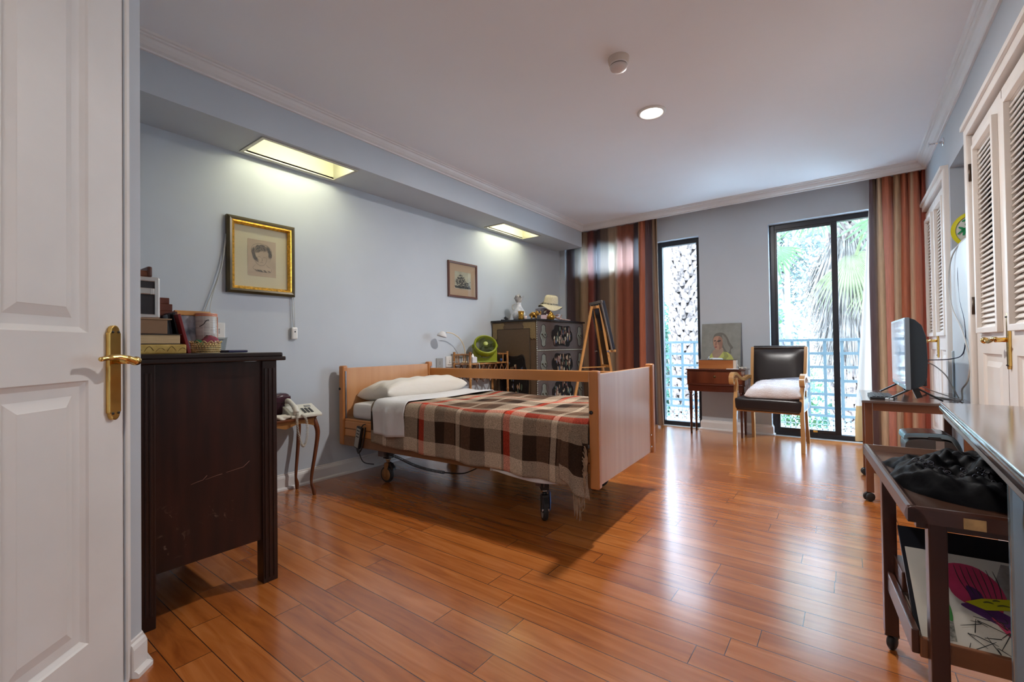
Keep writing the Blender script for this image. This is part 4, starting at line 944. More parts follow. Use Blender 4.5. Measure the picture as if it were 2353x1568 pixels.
# ---------------------------------------------------------------- bamboo stand, fan, lamp
BAM = M('bamboo', (.20, .075, .018), .32, col2=(.50, .24, .075), vscale=26, stretch=(1, 1, .5), detail=2, coat=.2)
BAMN = M('bamboo_dark', (.07, .025, .008), .35, col2=(.22, .09, .03), vscale=26)
def cane(mb, p, q, r, nodes_=5):
    p = Vector(p); q = Vector(q); pts, rr = [], []
    for k in range(nodes_+1):
        t = k/nodes_
        for d, f in ((-.012, 1), (-.004, 1.16), (.004, 1.16), (.012, 1)):
            tt = t+d*(.5/max(.1, (q-p).length))
            if 0 <= tt <= 1: pts.append(p.lerp(q, tt)); rr.append(r*f)
    mb.tube(pts, rr, 10)
bx0, bx1, by0, by1 = -3.28, -3.06, 3.385, 4.005
r = empty('bamboo_stand', 'low bamboo rack stand between the bed and the patterned cabinet', 'stand', ((bx0+bx1)/2, (by0+by1)/2, 0))
ax_, ay_ = (bx1-bx0)/2, (by1-by0)/2
for sx_ in (-1, 1):
    for sy_ in (-1, 1): mb = MB(); cane(mb, (sx_*ax_, sy_*ay_, 0), (sx_*ax_, sy_*ay_, .975), .0135, 7); mb.build('post', BAM, r)
def one_cane(name, p, q, rad, n, mat):
    mb = MB(); cane(mb, p, q, rad, n); mb.build(name, mat, r)
for z_ in (.945, .848, .30):
    for s_ in (-1, 1):
        if not (z_ > .9 and s_ == 1): one_cane('rail', (s_*ax_, -ay_, z_), (s_*ax_, ay_, z_), .0095, 5, BAM)
        one_cane('rail', (-ax_, s_*ay_, z_), (ax_, s_*ay_, z_), .0095, 2, BAM)
one_cane('rail', (ax_, ay_-.16, .945), (ax_, ay_, .945), .0085, 2, BAM)
for s_ in (-1, 1):
    for f in (-.3, .3): one_cane('spindle', (ax_*f*1.4, s_*ay_, .85), (ax_*f*1.4, s_*ay_, .945), .006, 1, BAM)
for f in range(6): one_cane('spindle', (-ax_, -ay_+.1*f+.04, .85), (-ax_, -ay_+.1*f+.04, .945), .006, 1, BAM)
one_cane('spindle', (ax_, ay_-.08, .85), (ax_, ay_-.08, .945), .006, 1, BAM)
mb = MB()
for k in range(6):
    y0 = -ay_+k*(2*ay_/6); y1 = y0+2*ay_/6; za, zb = (.835, .66) if k % 2 == 0 else (.66, .835)
    for x_ in (-ax_, ax_): cane(mb, (x_, y0, .835), (x_, y1, .66), .006, 2); cane(mb, (x_, y0, .66), (x_, y1, .835), .006, 2)
for s_ in (-1, 1): cane(mb, (-ax_, s_*ay_, .835), (ax_, s_*ay_, .66), .006, 2); cane(mb, (-ax_, s_*ay_, .66), (ax_, s_*ay_, .835), .006, 2)
mb.build('lattice', BAMN, r)
MB().box(-ax_, ax_, -ay_, ay_, .850, .858).build('shelf', M('rattan_mat', (.16, .08, .03), .6, var=.3, vscale=60), r); MB().box(-ax_, ax_, -ay_, ay_, .30, .308).build('shelf', MATS['rattan_mat'], r)
ZB = .859
LIME = M('lime_plastic', (.215, .245, .006), .30); LIMED = M('lime_dark', (.20, .24, .006), .35)
fan = empty('desk_fan', 'lime green round desk fan on the bamboo stand', 'fan', (-3.12, 3.69, ZB), radians(52))
# local: fan faces -y
mb = MB()
pl = [(-.125, 0), (.125, 0), (.128, .03), (.128, .16), (.112, .165)]+[(.118*cos(a), .165+.0-.118*abs(sin(a))*.0-.115*sin(a)) for a in [pi*k/14 for k in range(1, 14)]]+[(-.112, .165), (-.128, .16), (-.128, .03)]
mb.prism(pl, .055, frame((0, .03, 0), (1, 0, 0), (0, 0, 1)), bev=.005); mb.box(-.125, .125, -.055, .05, 0, .012, .004)
mb.build('stand', LIME, fan)
fh = bpy.data.objects.new('fan_head', None); COL.objects.link(fh); fh.parent = fan; fh.location = (0, -.012, .172); fh.rotation_euler = (radians(-38), 0, 0)
AX = Euler((pi/2, 0, 0)).to_matrix().to_4x4()
MB().lathe([(.100, -.04), (.122, -.03), (.128, .0), (.126, .035), (.117, .043), (.108, .040), (.106, -.02), (.1, -.03)], 40, mat=AX, cap=False).build('housing', LIME, fh)
mb = MB()
for k in range(44):
    a = 2*pi*k/44; mb.tube(catmull([(.024*cos(a), -.048, .024*sin(a)), (.065*cos(a+.18), -.050, .065*sin(a+.18)), (.110*cos(a+.42), -.038, .110*sin(a+.42))], 3, False), .0012, 4)
for q in (.045, .078): mb.tube([(q*cos(2*pi*k/30), -.050, q*sin(2*pi*k/30)) for k in range(30)], .0013, 4, closed=True)
mb.build('grille', M('grille_green', (.10, .12, .02), .35), fh)
MB().lathe([(.0, .056), (.020, .054), (.027, .046), (.026, .04)], 24, mat=AX, cap=False).build('hub_cap', M('hub_lime', (.40, .46, .10), .3), fh)
mb = MB(); strokes(mb, frame((-.0, -.0565, 0), (1, 0, 0), (0, 0, 1)), [[(-.014, -.003), (-.012, .004), (-.007, .003)], [(-.005, -.003), (-.002, .004), (.001, -.003)], [(.003, -.003), (.004, .004), (.006, -.001), (.009, .004), (.010, -.003)], [(.012, -.003), (.015, .003), (.017, -.003)]], .002); mb.build('logo', WHITEP, fh)
mb = MB()
for k in range(5):
    a0 = 2*pi*k/5
    mb.grid(lambda u_, v_: Vector(((.02+.078*u_)*cos(a0+.9*v_+.3*u_), -.012+.03*(v_-.5), (.02+.078*u_)*sin(a0+.9*v_+.3*u_))), 8, 5)
mb.lathe([(0, .03), (.022, .03), (.024, -.01), (0, -.01)], 20, mat=AX); mb.build('blades', M('dark_olive', (.035, .042, .015), .4), fh)
mb = MB(); mb.lathe([(.100, -.035), (.09, -.055), (.05, -.07), (0, -.072)], 30, mat=AX, cap=False); mb.build('rear_grille', M('dark_grille', (.03, .032, .025), .5), fh)
mb = MB()
for s_ in (-1, 1): mb.lathe([(0, 0), (.022, 0), (.020, .01), (0, .012)], 18, (s_*.128, .0, .172), Euler((0, s_*pi/2, 0)).to_matrix().to_4x4())
mb.build('pivot_knob', LIMED, fan)
lp = empty('desk_lamp', 'cream gooseneck lamp with small cone shade over the bedhead', 'lamp', (-3.215, 3.49, ZB))
CRM = M('lamp_cream', (.68, .54, .34), .4)
MB().lathe([(0, 0), (.045, 0), (.043, .010), (.012, .018), (0, .018)], 24).build('base', CRM, lp)
MB().tube(catmull([(0, 0, .015), (0, -.008, .10), (.005, -.035, .18), (.008, -.10, .255), (.01, -.19, .300), (.012, -.255, .312), (.012, -.29, .312)], 6, False), .0048, 8).build('gooseneck', CRM, lp)
MB().lathe([(.048, -.03), (.050, -.026), (.044, -.008), (.026, .014), (.016, .022), (.0, .024)], 28, (.012, -.345, .300), Euler((radians(-14), radians(8), 0)).to_matrix().to_4x4(), cap=False).build('shade', M('shade_white', (.64, .62, .62), .4), lp)
MB().lathe([(0, -.027), (.0465, -.028)], 24, (.012, -.345, .300), Euler((radians(-14), radians(8), 0)).to_matrix().to_4x4(), cap=False).build('lens', M('lens_grey', (.38, .34, .37), .3), lp)
mb = MB(); mb.tube(catmull([(-.03, .0, .01), (-.05, -.1, .012), (-.06, -.18, .01)], 4, False), .003, 6); mb.build('cord', CORD, lp)
mb = MB(); mb.box(-.035, .035, -.035, .035, 0, .06, .005); ob = mb.build('tissue_box', M('tissue_white', (.62, .58, .58), .6), loc=(-3.13, 3.50, ZB)); tag(ob, 'small white box with tissue on the bamboo stand beside the lamp base', 'tissue box')
mb = MB(); mb.grid(lambda u_, v_: Vector((-.02+.04*u_, -.03+.06*v_, .06+.025*sin(pi*u_)*sin(pi*v_)+.012*sin(9*u_+5*v_))), 10, 10); mb.build('tissue', M('tissue', (.75, .70, .70), .8), ob)
mb = MB(); mb.tube([(-.0, 0, 0), (0, 0, .045), (0, 0, .05), (0, 0, .062)], [.013, .014, .008, .007], 12); tag(mb.build('small_bottle', M('orange_plastic', (.45, .10, .015), .3), loc=(-3.15, 3.90, ZB)), 'small orange bottle on the right end of the bamboo stand', 'bottle')
tag(MB().ball((0, 0, .018), .018).build('blue_ball', M('blue_ball', (.03, .09, .25), .3), loc=(-3.09, 3.935, ZB)), 'small blue ball at the right end of the bamboo stand', 'ball')
mb = MB(); mb.tube(catmull([(-3.05, 3.49, .862), (-3.035, 3.50, .85), (-3.03, 3.495, .80), (-3.035, 3.48, .70)], 5, False), .003, 6); tag(mb.build('fan_cord', CORD), 'pale cord hanging over the front rail of the bamboo stand', 'cord')

# ---------------------------------------------------------------- patterned lacquer cabinet
GREEN = M('tooled_leather', (.075, .045, .024), .38, col2=(.14, .085, .045), vscale=160, bump=.5, bscale=220)
GOLDL = M('gold_leather', (.16, .105, .04), .36, col2=(.26, .18, .075), vscale=120, bump=.4, bscale=220)
PINKL = M('front_leather', (.045, .030, .023), .30, col2=(.105, .070, .054), vscale=150, bump=.5, bscale=220)
GREYL = M('pale_escutcheon', (.07, .07, .055), .35, col2=(.22, .22, .165), vscale=160, bump=.4, bscale=220)
LACQ = M('black_lacquer', (.012, .011, .012), .22)
cb_ = empty('lacquer_cabinet', 'large dark lacquer cabinet with figured panels in the far corner', 'cabinet', (-3.305, 4.031, 0))
CW, CD, CH = .628, 1.075, 1.302    # x, y, z
mb = MB(); mb.box(.004, CW-.012, .012, CD, .06, CH); mb.build('carcass', GREEN, cb_)
mb = MB(); mb.box(-.003, CW+.012, -.010, CD+.012, CH, CH+.020, .004); mb.build('top', LACQ, cb_)
mb = MB(); mb.box(.02, CW-.02, .03, CD-.02, 0, .06); mb.build('plinth', LACQ, cb_)
# beaded edging
def bead(mb, p, q, r=.0065):
    p = Vector(p); q = Vector(q); n = int((q-p).length/(r*3)); 
    for k in range(n): 
        mb.ball(p.lerp(q, (k+.5)/n), r, (1, 1, 1), 6)
mb = MB(); bead(mb, (CW-.003, .004, .06), (CW-.003, .004, CH))
for k in range(1, 4): bead(mb, (CW-.004, .01, CH-.325*k), (CW-.004, CD, CH-.325*k))
mb.build('beaded_edge', M('pale_beads', (.36, .38, .34), .3, var=.4, vscale=90), cb_)
mb = MB(); bead(mb, (.0, -.004, CH+.006), (CW, -.006, CH+.006), .005); mb.build('top_bead', LACQ, cb_)
def lobed(w_, h_, n, amp, m_=48, ph=0):
    return [((w_/2)*(1+amp*cos(n*2*pi*k/m_+ph))*math.copysign(abs(cos(2*pi*k/m_))**.6, cos(2*pi*k/m_)), (h_/2)*(1+amp*cos(n*2*pi*k/m_+ph))*math.copysign(abs(sin(2*pi*k/m_))**.6, sin(2*pi*k/m_))) for k in range(m_)]
def off(pts, s_, dx=0, dy=0): return [(p[0]*s_+dx, p[1]*s_+dy) for p in pts]
FIG = [M('fig_cream', (.45, .38, .25), .4), M('fig_tan', (.28, .17, .09), .4), M('fig_blue', (.05, .06, .10), .35), M('fig_green', (.06, .08, .045), .4), M('fig_rust', (.14, .055, .03), .4)]
def figures(fr, w_, h_, n, seed, parent):
    random.seed(seed); ms = [MB() for _ in FIG]
    for k in range(n*5):
        x = random.uniform(-w_/2, w_/2); y0 = random.uniform(-h_/2, h_/2)*(1-.3*abs(x)/(w_/2)); mm = random.choice((0, 1, 1, 2, 3, 4, 4)); ww = random.uniform(.006, .016); hh = random.uniform(.014, .045)
        pts = [(x+ww*cos(a)*random.uniform(.5, 1.1), y0+hh*sin(a)*random.uniform(.5, 1.1), 0) for a in [2*pi*q_/7 for q_ in range(7)]]
        ms[mm].prism(catmull(pts, 3), .002+.0001*k, fr @ Matrix.Translation((0, 0, .0035)))
    for i, q in enumerate(ms):
        if len(q.bm.faces): q.build('inlaid_figures', FIG[i], parent)
        else: q.bm.free()
# side panel facing the room's near end (normal -y): frame x along +x, y up
def sf(x, z, y=0.0095): return frame((x, y, z), (1, 0, 0), (0, 0, 1))
S = bpy.data.objects.new('side_panel', None); COL.objects.link(S); S.parent = cb_
mb = MB()
mb.prism([(.012, CH-.20), (.012, CH-.012), (.17, CH-.012), (.185, CH-.03), (.165, CH-.06), (.172, CH-.085), (.085, CH-.085), (.085, CH-.18), (.055, CH-.205), (.035, CH-.19)], .004, sf(0, 0))
mb.prism([(CW-.02-p[0]+.012, p[1]) for p in [(.012, CH-.20), (.012, CH-.012), (.17, CH-.012), (.185, CH-.03), (.165, CH-.06), (.172, CH-.085), (.085, CH-.085), (.085, CH-.18), (.055, CH-.205), (.035, CH-.19)]][::-1], .004, sf(0, 0))
for sgn in (0, 1):
    q = [(.012, .12), (.012, .30), (.035, .315), (.055, .33), (.085, .30), (.085, .20), (.17, .20), (.17, .12)]
    if sgn: q = [(CW-.008-p[0], p[1]) for p in q][::-1]
    mb.prism(q, .004, sf(0, 0))
mb.build('corner_mount', GOLDL, S)
mb = MB(); mb.box(.085, CW-.093, .002, .010, .20, CH-.085, .002); mb.build('inner_panel', M('inner_leather', (.070, .040, .018), .36, col2=(.12, .072, .032), vscale=180, bump=.4, bscale=240), S)
mb = MB()
def outline(mb, pts, fr, r_=.0022): mb.tube([fr @ Vector((p[0], p[1], 0)) for p in pts], r_, 5, closed=True)
for p, q in (((.085, .20), (CW-.093, .20)), ((.085, CH-.085), (CW-.093, CH-.085)), ((.085, .20), (.085, CH-.085)), ((CW-.093, .20), (CW-.093, CH-.085))): mb.tube([(p[0], .002, p[1]), (q[0], .002, q[1])], .0025, 5)
LB = lobed(.37, .62, 6, .07)
outline(mb, LB, sf(CW/2, .62, .001), .005); outline(mb, off(LB, .88), sf(CW/2, .62, .0), .002)
mb.build('dark_outline', LACQ, S)
mb = MB(); mb.prism(off(LB, .97), .003, sf(CW/2, .62, .003)); mb.build('cartouche', M('dark_cartouche', (.012, .009, .008), .8, spec=.15), S)
figures(sf(CW/2, .745, .0), .24, .22, 4, 5, S); figures(sf(CW/2, .50, .0), .24, .24, 4, 6, S)
def esc(w__, h__):
    zz = [(-1+2*k/22) for k in range(1, 22)]; R_ = [(w__/2*(1-z*z)**.4*(.82+.18*cos(2*pi*z)), z*h__/2) for z in zz]
    return [(0, -h__/2)]+R_+[(0, h__/2)]+[(-p[0], p[1]) for p in R_[::-1]]
# front drawers facing +x
def ff(y, z, x=CW-.0135): return frame((x, y, z), (0, 1, 0), (0, 0, 1))
for k in range(4):
    z1 = CH-.012-.325*k; z0 = z1-.301 if k < 3 else .075
    D_ = MB().box(CW-.014, CW-.004, .020, CD-.008, z0, z1, .002).build('drawer', PINKL, cb_)
    zc = (z0+z1)/2; h_ = z1-z0
    LC = lobed(.44, h_*.80, 6, .08, ph=.5); 
    mb = MB(); mb.prism(off(LC, 1), .003, ff(CD*.50, zc, CW-.005)); mb.build('cartouche', MATS['dark_cartouche'], D_)
    mb = MB(); outline(mb, off(LC, 1.0), ff(CD*.50, zc, CW-.001), .003)
    for yy in (.135, CD-.115):
        LE = esc(.140, h_*.82); outline(mb, LE, ff(yy, zc, CW-.001), .0025)
    mb.build('dark_outline', LACQ, D_)
    for yy in (.135, CD-.115):
        mb = MB(); mb.prism(off(esc(.140, h_*.82), .97), .003, ff(yy, zc, CW-.005)); mb.build('escutcheon', GREYL, D_)
        mb = MB(); mb.tube(catmull([(CW+.002, yy-.030, zc+.01), (CW+.018, yy-.028, zc-.01), (CW+.022, yy, zc-.028), (CW+.018, yy+.028, zc-.01), (CW+.002, yy+.030, zc+.01)], 4, False), .004, 6); mb.ball((CW+.002, yy-.032, zc+.012), .009); mb.ball((CW+.002, yy+.032, zc+.012), .009)
        mb.build('pull', M('dark_bronze', (.05, .04, .03), .3, .8), D_)
    figures(ff(CD*.50, zc, CW-.004), .37, h_*.70, 9, 20+k, D_)

# objects on the cabinet (top z 1.295)
CT = 1.323
vs = empty('ceramic_vase', 'white patterned ceramic jug with side handle and folded cloth in its neck', 'vase', (-3.03, 4.200, CT)); vs.scale = (1.18, 1.18, 1.02)
MB().lathe([(0, 0), (.050, 0), (.063, .03), (.066, .065), (.058, .10), (.040, .135), (.026, .165), (.022, .19), (.026, .20), (.020, .20), (.017, .17), (0, .16)], 30).build('vase_body', M('blue_white_ceramic', (.42, .45, .50), .25, col2=(.80, .80, .78), vscale=34), vs)
MB().tube(catmull([(-.026, -.022, .19), (-.055, -.032, .17), (-.052, -.030, .13), (-.030, -.018, .115)], 5, False), .005, 8).build('handle', M('ceramic_handle', (.5, .47, .42), .3), vs)
mb = MB()
def cup(a, q): 
    rr_ = .020+.026*q-.006*sin(5*a*2*pi)*q; z = .192+.075*q+.012*sin(3*2*pi*a)*q
    return Vector((rr_*cos(2*pi*a), rr_*sin(2*pi*a), z))
mb.grid(cup, 24, 6); mb.grid(lambda a, q: Vector((.03*(a-.5), .034*(q-.5)*2, .262+.03*(1-abs(2*q-1))-.01*sin(8*a))), 6, 8)
mb.build('folded_cloth', M('dirty_cloth', (.66, .64, .60), .7, col2=(.22, .20, .19), vscale=30), vs)
PAT = M('patterned_brass', (.16, .09, .015), .3, .7, col2=(.55, .30, .05), vscale=70)
mb = MB(); mb.lathe([(0, 0), (.030, 0), (.032, .02), (.030, .05), (.036, .095), (.033, .095), (.028, .05), (0, .04)], 22); tag(mb.build('brass_cup', PAT, loc=(-2.93, 4.10, CT)), 'small engraved brass cup in front of the white jug', 'cup')
mb = MB(); mb.lathe([(0, 0), (.013, 0), (.016, .038), (.014, .038), (.011, .004), (0, .004)], 16); tag(mb.build('tiny_cup', M('pink_ceramic', (.66, .50, .42), .3), loc=(-2.865, 4.095, CT)), 'tiny pale ceramic cup at the cabinet corner', 'cup')
mb = MB(); mb.box(-.05, .04, -.02, .02, 0, .014, .006); mb.box(-.012, .034, -.018, .018, .010, .040, .007, rot=(0, radians(35), 0)); tag(mb.build('hair_clip', BLACKP, loc=(-3.17, 4.12, CT), rotz=.5), 'small black clip at the left end of the cabinet top', 'clip')
# elephant
el = empty('brass_elephant', 'small brass elephant figurine with raised trunk', 'figurine', (-2.84, 4.235, CT), radians(35))
GB = M('old_brass', (.32, .17, .035), .3, .9, var=.25, vscale=60)
mb = MB(); mb.ball((-.012, 0, .058), .032, (1.25, .85, 1.0)); mb.ball((.032, 0, .070), .022, (1, .95, 1.1)); mb.ball((-.035, 0, .055), .024, (1, .85, .95))
for x_ in (-.034, .016):
    for s_ in (-1, 1): mb.tube([(x_, s_*.014, .05), (x_+.001, s_*.015, .02), (x_, s_*.015, 0)], [.013, .010, .012], 10)
mb.tube(catmull([(.046, 0, .072), (.062, 0, .060), (.070, 0, .070), (.070, 0, .090), (.062, 0, .102)], 5, False), [.011]*4+[.009]*6+[.007]*6+[.005]*5, 10)
mb.tube([(-.054, 0, .066), (-.062, 0, .05), (-.060, 0, .035)], .003, 6)
o = mb.build('elephant_body', GB, el)
mb = MB()
for s_ in (-1, 1): mb.ball((.026, s_*.025, .078), .020, (.9, .22, 1.15), rot=(0, 0, s_*.4))
mb.build('ears', M('ear_brass', (.62, .36, .09), .3, .9), el)
mb = MB()
for s_ in (-1, 1): mb.tube(catmull([(.046, s_*.010, .062), (.060, s_*.014, .056), (.068, s_*.013, .062)], 3, False), [.003]*4+[.002]*2+[.001], 6)
mb.build('tusks', M('tusk', (.7, .55, .3), .3, .6), el)
# stack carrying the hat
tag(MB().box(-.06, .06, -.085, .085, 0, .16, .004).build('dark_box', M('dark_print_box', (.02, .014, .03), .3, col2=(.30, .28, .32), vscale=22), loc=(-3.0, 4.66, CT), rotz=.1), 'dark box with pale edges under the straw hat', 'box')
tag(lump('dark_bowl', (-2.88, 4.56, CT+.055), (.075, .085, .085), M('dark_red_glaze', (.025, .006, .008), .2), None, None, 2, .03, 26), 'dark maroon round bowl below the hat brim', 'bowl')
ht = empty('straw_hat', 'cream straw sun hat with patterned band', 'hat', (-2.92, 4.70, CT+.160), rot=(radians(4), radians(10), .3))
HAT = M('cream_straw', (.62, .54, .36), .75, var=.10, vscale=80, bump=.3, bscale=150)
mb = MB()
def hatf(a, q):
    t = 2*pi*a
    if q < .45: k = q/.45; rr_ = .150-.062*k; z = .012+.030*k+(1-k)*(.014*sin(2*t+.8)+.016*cos(t*3))+.004*k
    else: k = (q-.45)/.55; rr_ = .088*(1-k**3.2)**.5*(1-.08*k); z = .046+.120*sin(k*pi/2)**.8
    return Vector((rr_*cos(t), rr_*sin(t), z))
mb.grid(hatf, 48, 26, closeu=True); o = mb.build('straw_body', HAT, ht); mod(o, 'SOLIDIFY', thickness=.003)
MB().lathe([(.0905, .046), (.090, .060), (.0885, .066)], 40, cap=False).build('hat_band', M('leopard_band', (.03, .026, .02), .6, col2=(.42, .38, .28), vscale=55), ht)
mb = MB(); mb.grid(lambda u_, v_: Vector((-.085-.05*u_, -.03+.045*v_-.03*u_, .060-.05*u_+.012*sin(6*v_+3*u_))), 8, 6); mb.grid(lambda u_, v_: Vector((-.09-.03*u_+.01*v_, -.02-.03*u_+.02*v_, .07-.035*u_+.01*sin(5*v_))), 6, 5); mb.build('bow', MATS['leopard_band'], ht)
mb = MB(); mb.lathe([(0, 0), (.030, 0), (.034, .008), (.048, .022), (.050, .040), (.040, .056), (.026, .064), (.028, .070), (.026, .078), (.012, .092), (.006, .10), (0, .102)], 26); tag(mb.build('brass_pot', PAT, loc=(-2.735, 4.42, CT)), 'lidded round brass pot at the front of the cabinet top', 'pot')
mb = MB(); mb.box(-.0015, .0015, -.055, .055, 0, .105); o = mb.build('photo_card', M('card_back', (.55, .55, .62), .5), loc=(-2.90, 4.845, CT)); o.rotation_euler = (0, radians(-12), radians(-20)); tag(o, 'pale photo card standing at the right of the hat', 'card')
mb = MB(); strokes(mb, frame((.002, 0, .05), (0, 1, 0), (0, 0, 1)), [[(-.03, -.03), (-.025, .03)], [(-.01, -.03), (-.008, .035)], [(.005, -.03), (.0, .02)], [(-.04, -.025), (0, -.03), (.04, -.02)]], .008); mb.build('picture', M('card_ink', (.10, .08, .12), .6), o)
mb = MB(); mb.box(-.04, .04, -.001, .001, 0, .06); o = mb.build('leaflet', M('leaflet_pink', (.55, .40, .42), .5), loc=(-2.80, 4.37, CT)); o.rotation_euler = (radians(8), 0, .9); tag(o, 'small pink and white leaflet left of the brass pot', 'leaflet')
random.seed(9); mb = MB(); dw = M('driftwood', (.24, .13, .10), .7, col2=(.50, .34, .28), vscale=30)
base = [(-2.78, 4.50, CT+.03), (-2.76, 4.57, CT+.035), (-2.745, 4.64, CT+.022), (-2.72, 4.72, CT+.012), (-2.70, 4.80, CT+.010)]
mb.tube(catmull(base, 5, False), [.012]*6+[.015]*6+[.010]*6+[.007]*3, 8)
for k in range(9):
    s_ = Vector(random.choice(base[:3])); a = random.uniform(0, 6.28); L_ = random.uniform(.04, .09); e = s_+Vector((.4*L_*cos(a), L_*sin(a), random.uniform(-.01, .055)))
    e.z = max(e.z, CT+.006); mb.tube(catmull([s_, (s_+e)/2+Vector((0, 0, .01)), e], 4, False), [.008]*4+[.005]*4+[.003], 6)
for k in range(6): q = Vector(base[1])+Vector((random.uniform(-.03, .03), random.uniform(-.05, .04), random.uniform(.0, .03))); mb.ball(q, .012, (1, 1.3, .7), 8)
tag(mb.build('driftwood', dw), 'knotty pinkish driftwood and dried pods at the right end of the cabinet top', 'driftwood')

# ---------------------------------------------------------------- easel
ES = wood('easel_wood', (.42, .18, .045), (.56, .27, .08), 2, 14, .45)
ea = empty('easel', 'wooden tabletop-style A-frame easel seen from behind by the curtain', 'easel', (-2.29, 4.60, 0), radians(51))
# local +x = board front direction, +y = along board width (away from viewer)
T = 1.48
mb = MB(); mb.bar((.045, -.07, T), (.155, -.10, .04+.72), .020, .026, .002); mb.bar((.155, -.10, .76), (.27, -.13, 0), .020, .026, .002); mb.build('front_leg', ES, ea)
mb = MB(); mb.bar((.045, .07, T), (.27, .13, 0), .020, .026, .002); mb.build('front_leg', ES, ea)
mb = MB(); mb.bar((-.03, -.03, T-.02), (-.36, -.06, 0), .020, .026, .002); mb.build('rear_leg', ES, ea)
mb = MB(); mb.box(.0, .035, -.09, .09, T-.045, T-.015, .003); mb.build('top_bar', ES, ea)
mb = MB(); mb.bar((.060, 0, T-.03), (.160, 0, .80), .15, .006, 0, up=(1, 0, 0)); mb.build('back_panel', M('easel_panel', (.07, .04, .018), .6), ea)
mb = MB(); mb.bar((.150, -.10, .79), (.150, .10, .79), .022, .03, .002); mb.bar((-.19, -.045, .78), (.15, -.0, .78), .010, .012); mb.build('cross_bar', ES, ea)
mb = MB(); mb.box(.125, .215, -.115, -.095, .945, .972, .002); mb.box(.125, .215, .095, .115, .945, .972, .002); mb.box(.165, .21, -.12, .12, .95, .965, .002); mb.build('tray', ES, ea)
mb = MB()
for y_ in (-.125, .125): mb.tube([(.10, y_, .955), (.10, y_*1.2, .955)], .004, 6); mb.box(.085, .115, y_*1.22-.003, y_*1.22+.003, .945, .965, .002)
mb.build('wing_nut', CHROME, ea)
bd = MB(); bd.box(-.020, .022, -.155, .155, 0, .55, .003); o = bd.build('canvas_board', M('dark_board', (.018, .018, .026), .25), ea); o.location = (.165, 0, .975); o.rotation_euler = (0, radians(-12.5), 0); o['label'] = 'black board resting on the easel'
mb = MB(); mb.box(-.022, -.010, -.165, .165, .53, .56, .003); mb.box(-.022, -.010, -.155, -.13, 0, .55); mb.box(-.022, -.010, .13, .155, 0, .55); mb.build('stretcher', M('board_edge', (.20, .17, .15), .5), o)

# ---------------------------------------------------------------- curtains
def curtain_mat(name, stops, period, off_=0, trans=.30):
    mt, t, bb = nodes(name); N = t.nodes.new; L = t.links.new
    tcn = N('ShaderNodeTexCoord'); sp = N('ShaderNodeSeparateXYZ'); L(tcn.outputs['UV'], sp.inputs[0])
    a = N('ShaderNodeMath'); a.operation = 'ADD'; L(sp.outputs['X'], a.inputs[0]); a.inputs[1].default_value = off_+10*period
    d = N('ShaderNodeMath'); d.operation = 'DIVIDE'; L(a.outputs[0], d.inputs[0]); d.inputs[1].default_value = period
    fr_ = N('ShaderNodeMath'); fr_.operation = 'FRACT'; L(d.outputs[0], fr_.inputs[0])
    r_ = N('ShaderNodeValToRGB'); L(fr_.outputs[0], r_.inputs[0]); tot = sum(s_[0] for s_ in stops); pos = 0; els = []
    for w_, c_ in stops:
        els += [(pos+.012, c_), (pos+w_/tot-.012, c_)]; pos += w_/tot
    for i, (p_, c_) in enumerate(els):
        e = r_.color_ramp.elements[0] if i == 0 else (r_.color_ramp.elements[1] if i == 1 else r_.color_ramp.elements.new(p_)); e.position = min(1, max(0, p_)); e.color = rgb(c_)
    n = N('ShaderNodeTexNoise'); n.inputs['Scale'].default_value = 6; n.inputs['Detail'].default_value = 6; cmb = N('ShaderNodeCombineXYZ'); L(sp.outputs['Y'], cmb.inputs[1])
    mm = N('ShaderNodeMath'); mm.operation = 'MULTIPLY'; L(sp.outputs['X'], mm.inputs[0]); mm.inputs[1].default_value = 30; L(mm.outputs[0], cmb.inputs[0]); L(cmb.outputs[0], n.inputs[0])
    mr = N('ShaderNodeMapRange'); mr.inputs['To Min'].default_value = .65; mr.inputs['To Max'].default_value = 1.35; L(n.outputs[0], mr.inputs[0])
    sc = N('ShaderNodeVectorMath'); sc.operation = 'SCALE'; L(r_.outputs[0], sc.inputs[0]); L(mr.outputs[0], sc.inputs['Scale'])
    L(sc.outputs[0], bb.inputs['Base Color']); bb.inputs['Roughness'].default_value = .65; bb.inputs['Specular IOR Level'].default_value = .25
    tr = N('ShaderNodeBsdfTranslucent'); mx = N('ShaderNodeMixShader'); mx.inputs[0].default_value = trans; lg = N('ShaderNodeMix'); lg.data_type = 'RGBA'; lg.inputs['Factor'].default_value = .35; L(sc.outputs[0], lg.inputs['A']); lg.inputs['B'].default_value = (.50, .54, .56, 1); L(lg.outputs['Result'], tr.inputs[0]); out = t.nodes['Material Output']
    L(bb.outputs[0], mx.inputs[1]); L(tr.outputs[0], mx.inputs[2]); L(mx.outputs[0], out.inputs[0]); return mt
PLUM, BRN, TANC, RED, CRE, ORG = (.11, .058, .058), (.25, .15, .09), (.50, .31, .17), (.36, .080, .05), (.66, .47, .30), (.50, .155, .078)
CURL = curtain_mat('striped_curtain', [(.5, PLUM), (.6, BRN), (.4, TANC), (.5, RED), (.6, PLUM), (.5, BRN), (.7, CRE), (1.1, ORG), (.4, PLUM)], 1.15, .0, .60)
CURN = curtain_mat('striped_curtain_narrow', [(.5, PLUM), (.6, BRN), (.4, TANC), (.5, RED), (.6, PLUM), (.5, BRN), (.7, CRE), (1.1, ORG), (.4, PLUM)], 1.15, .0, .12)
CURR = curtain_mat('striped_curtain_right', [(.22, PLUM), (.30, BRN), (.18, PLUM), (.45, CRE), (1.0, ORG), (.45, TANC), (1.0, ORG), (.15, CRE), (.8, ORG), (.3, RED)], 1.0, .0, .10)
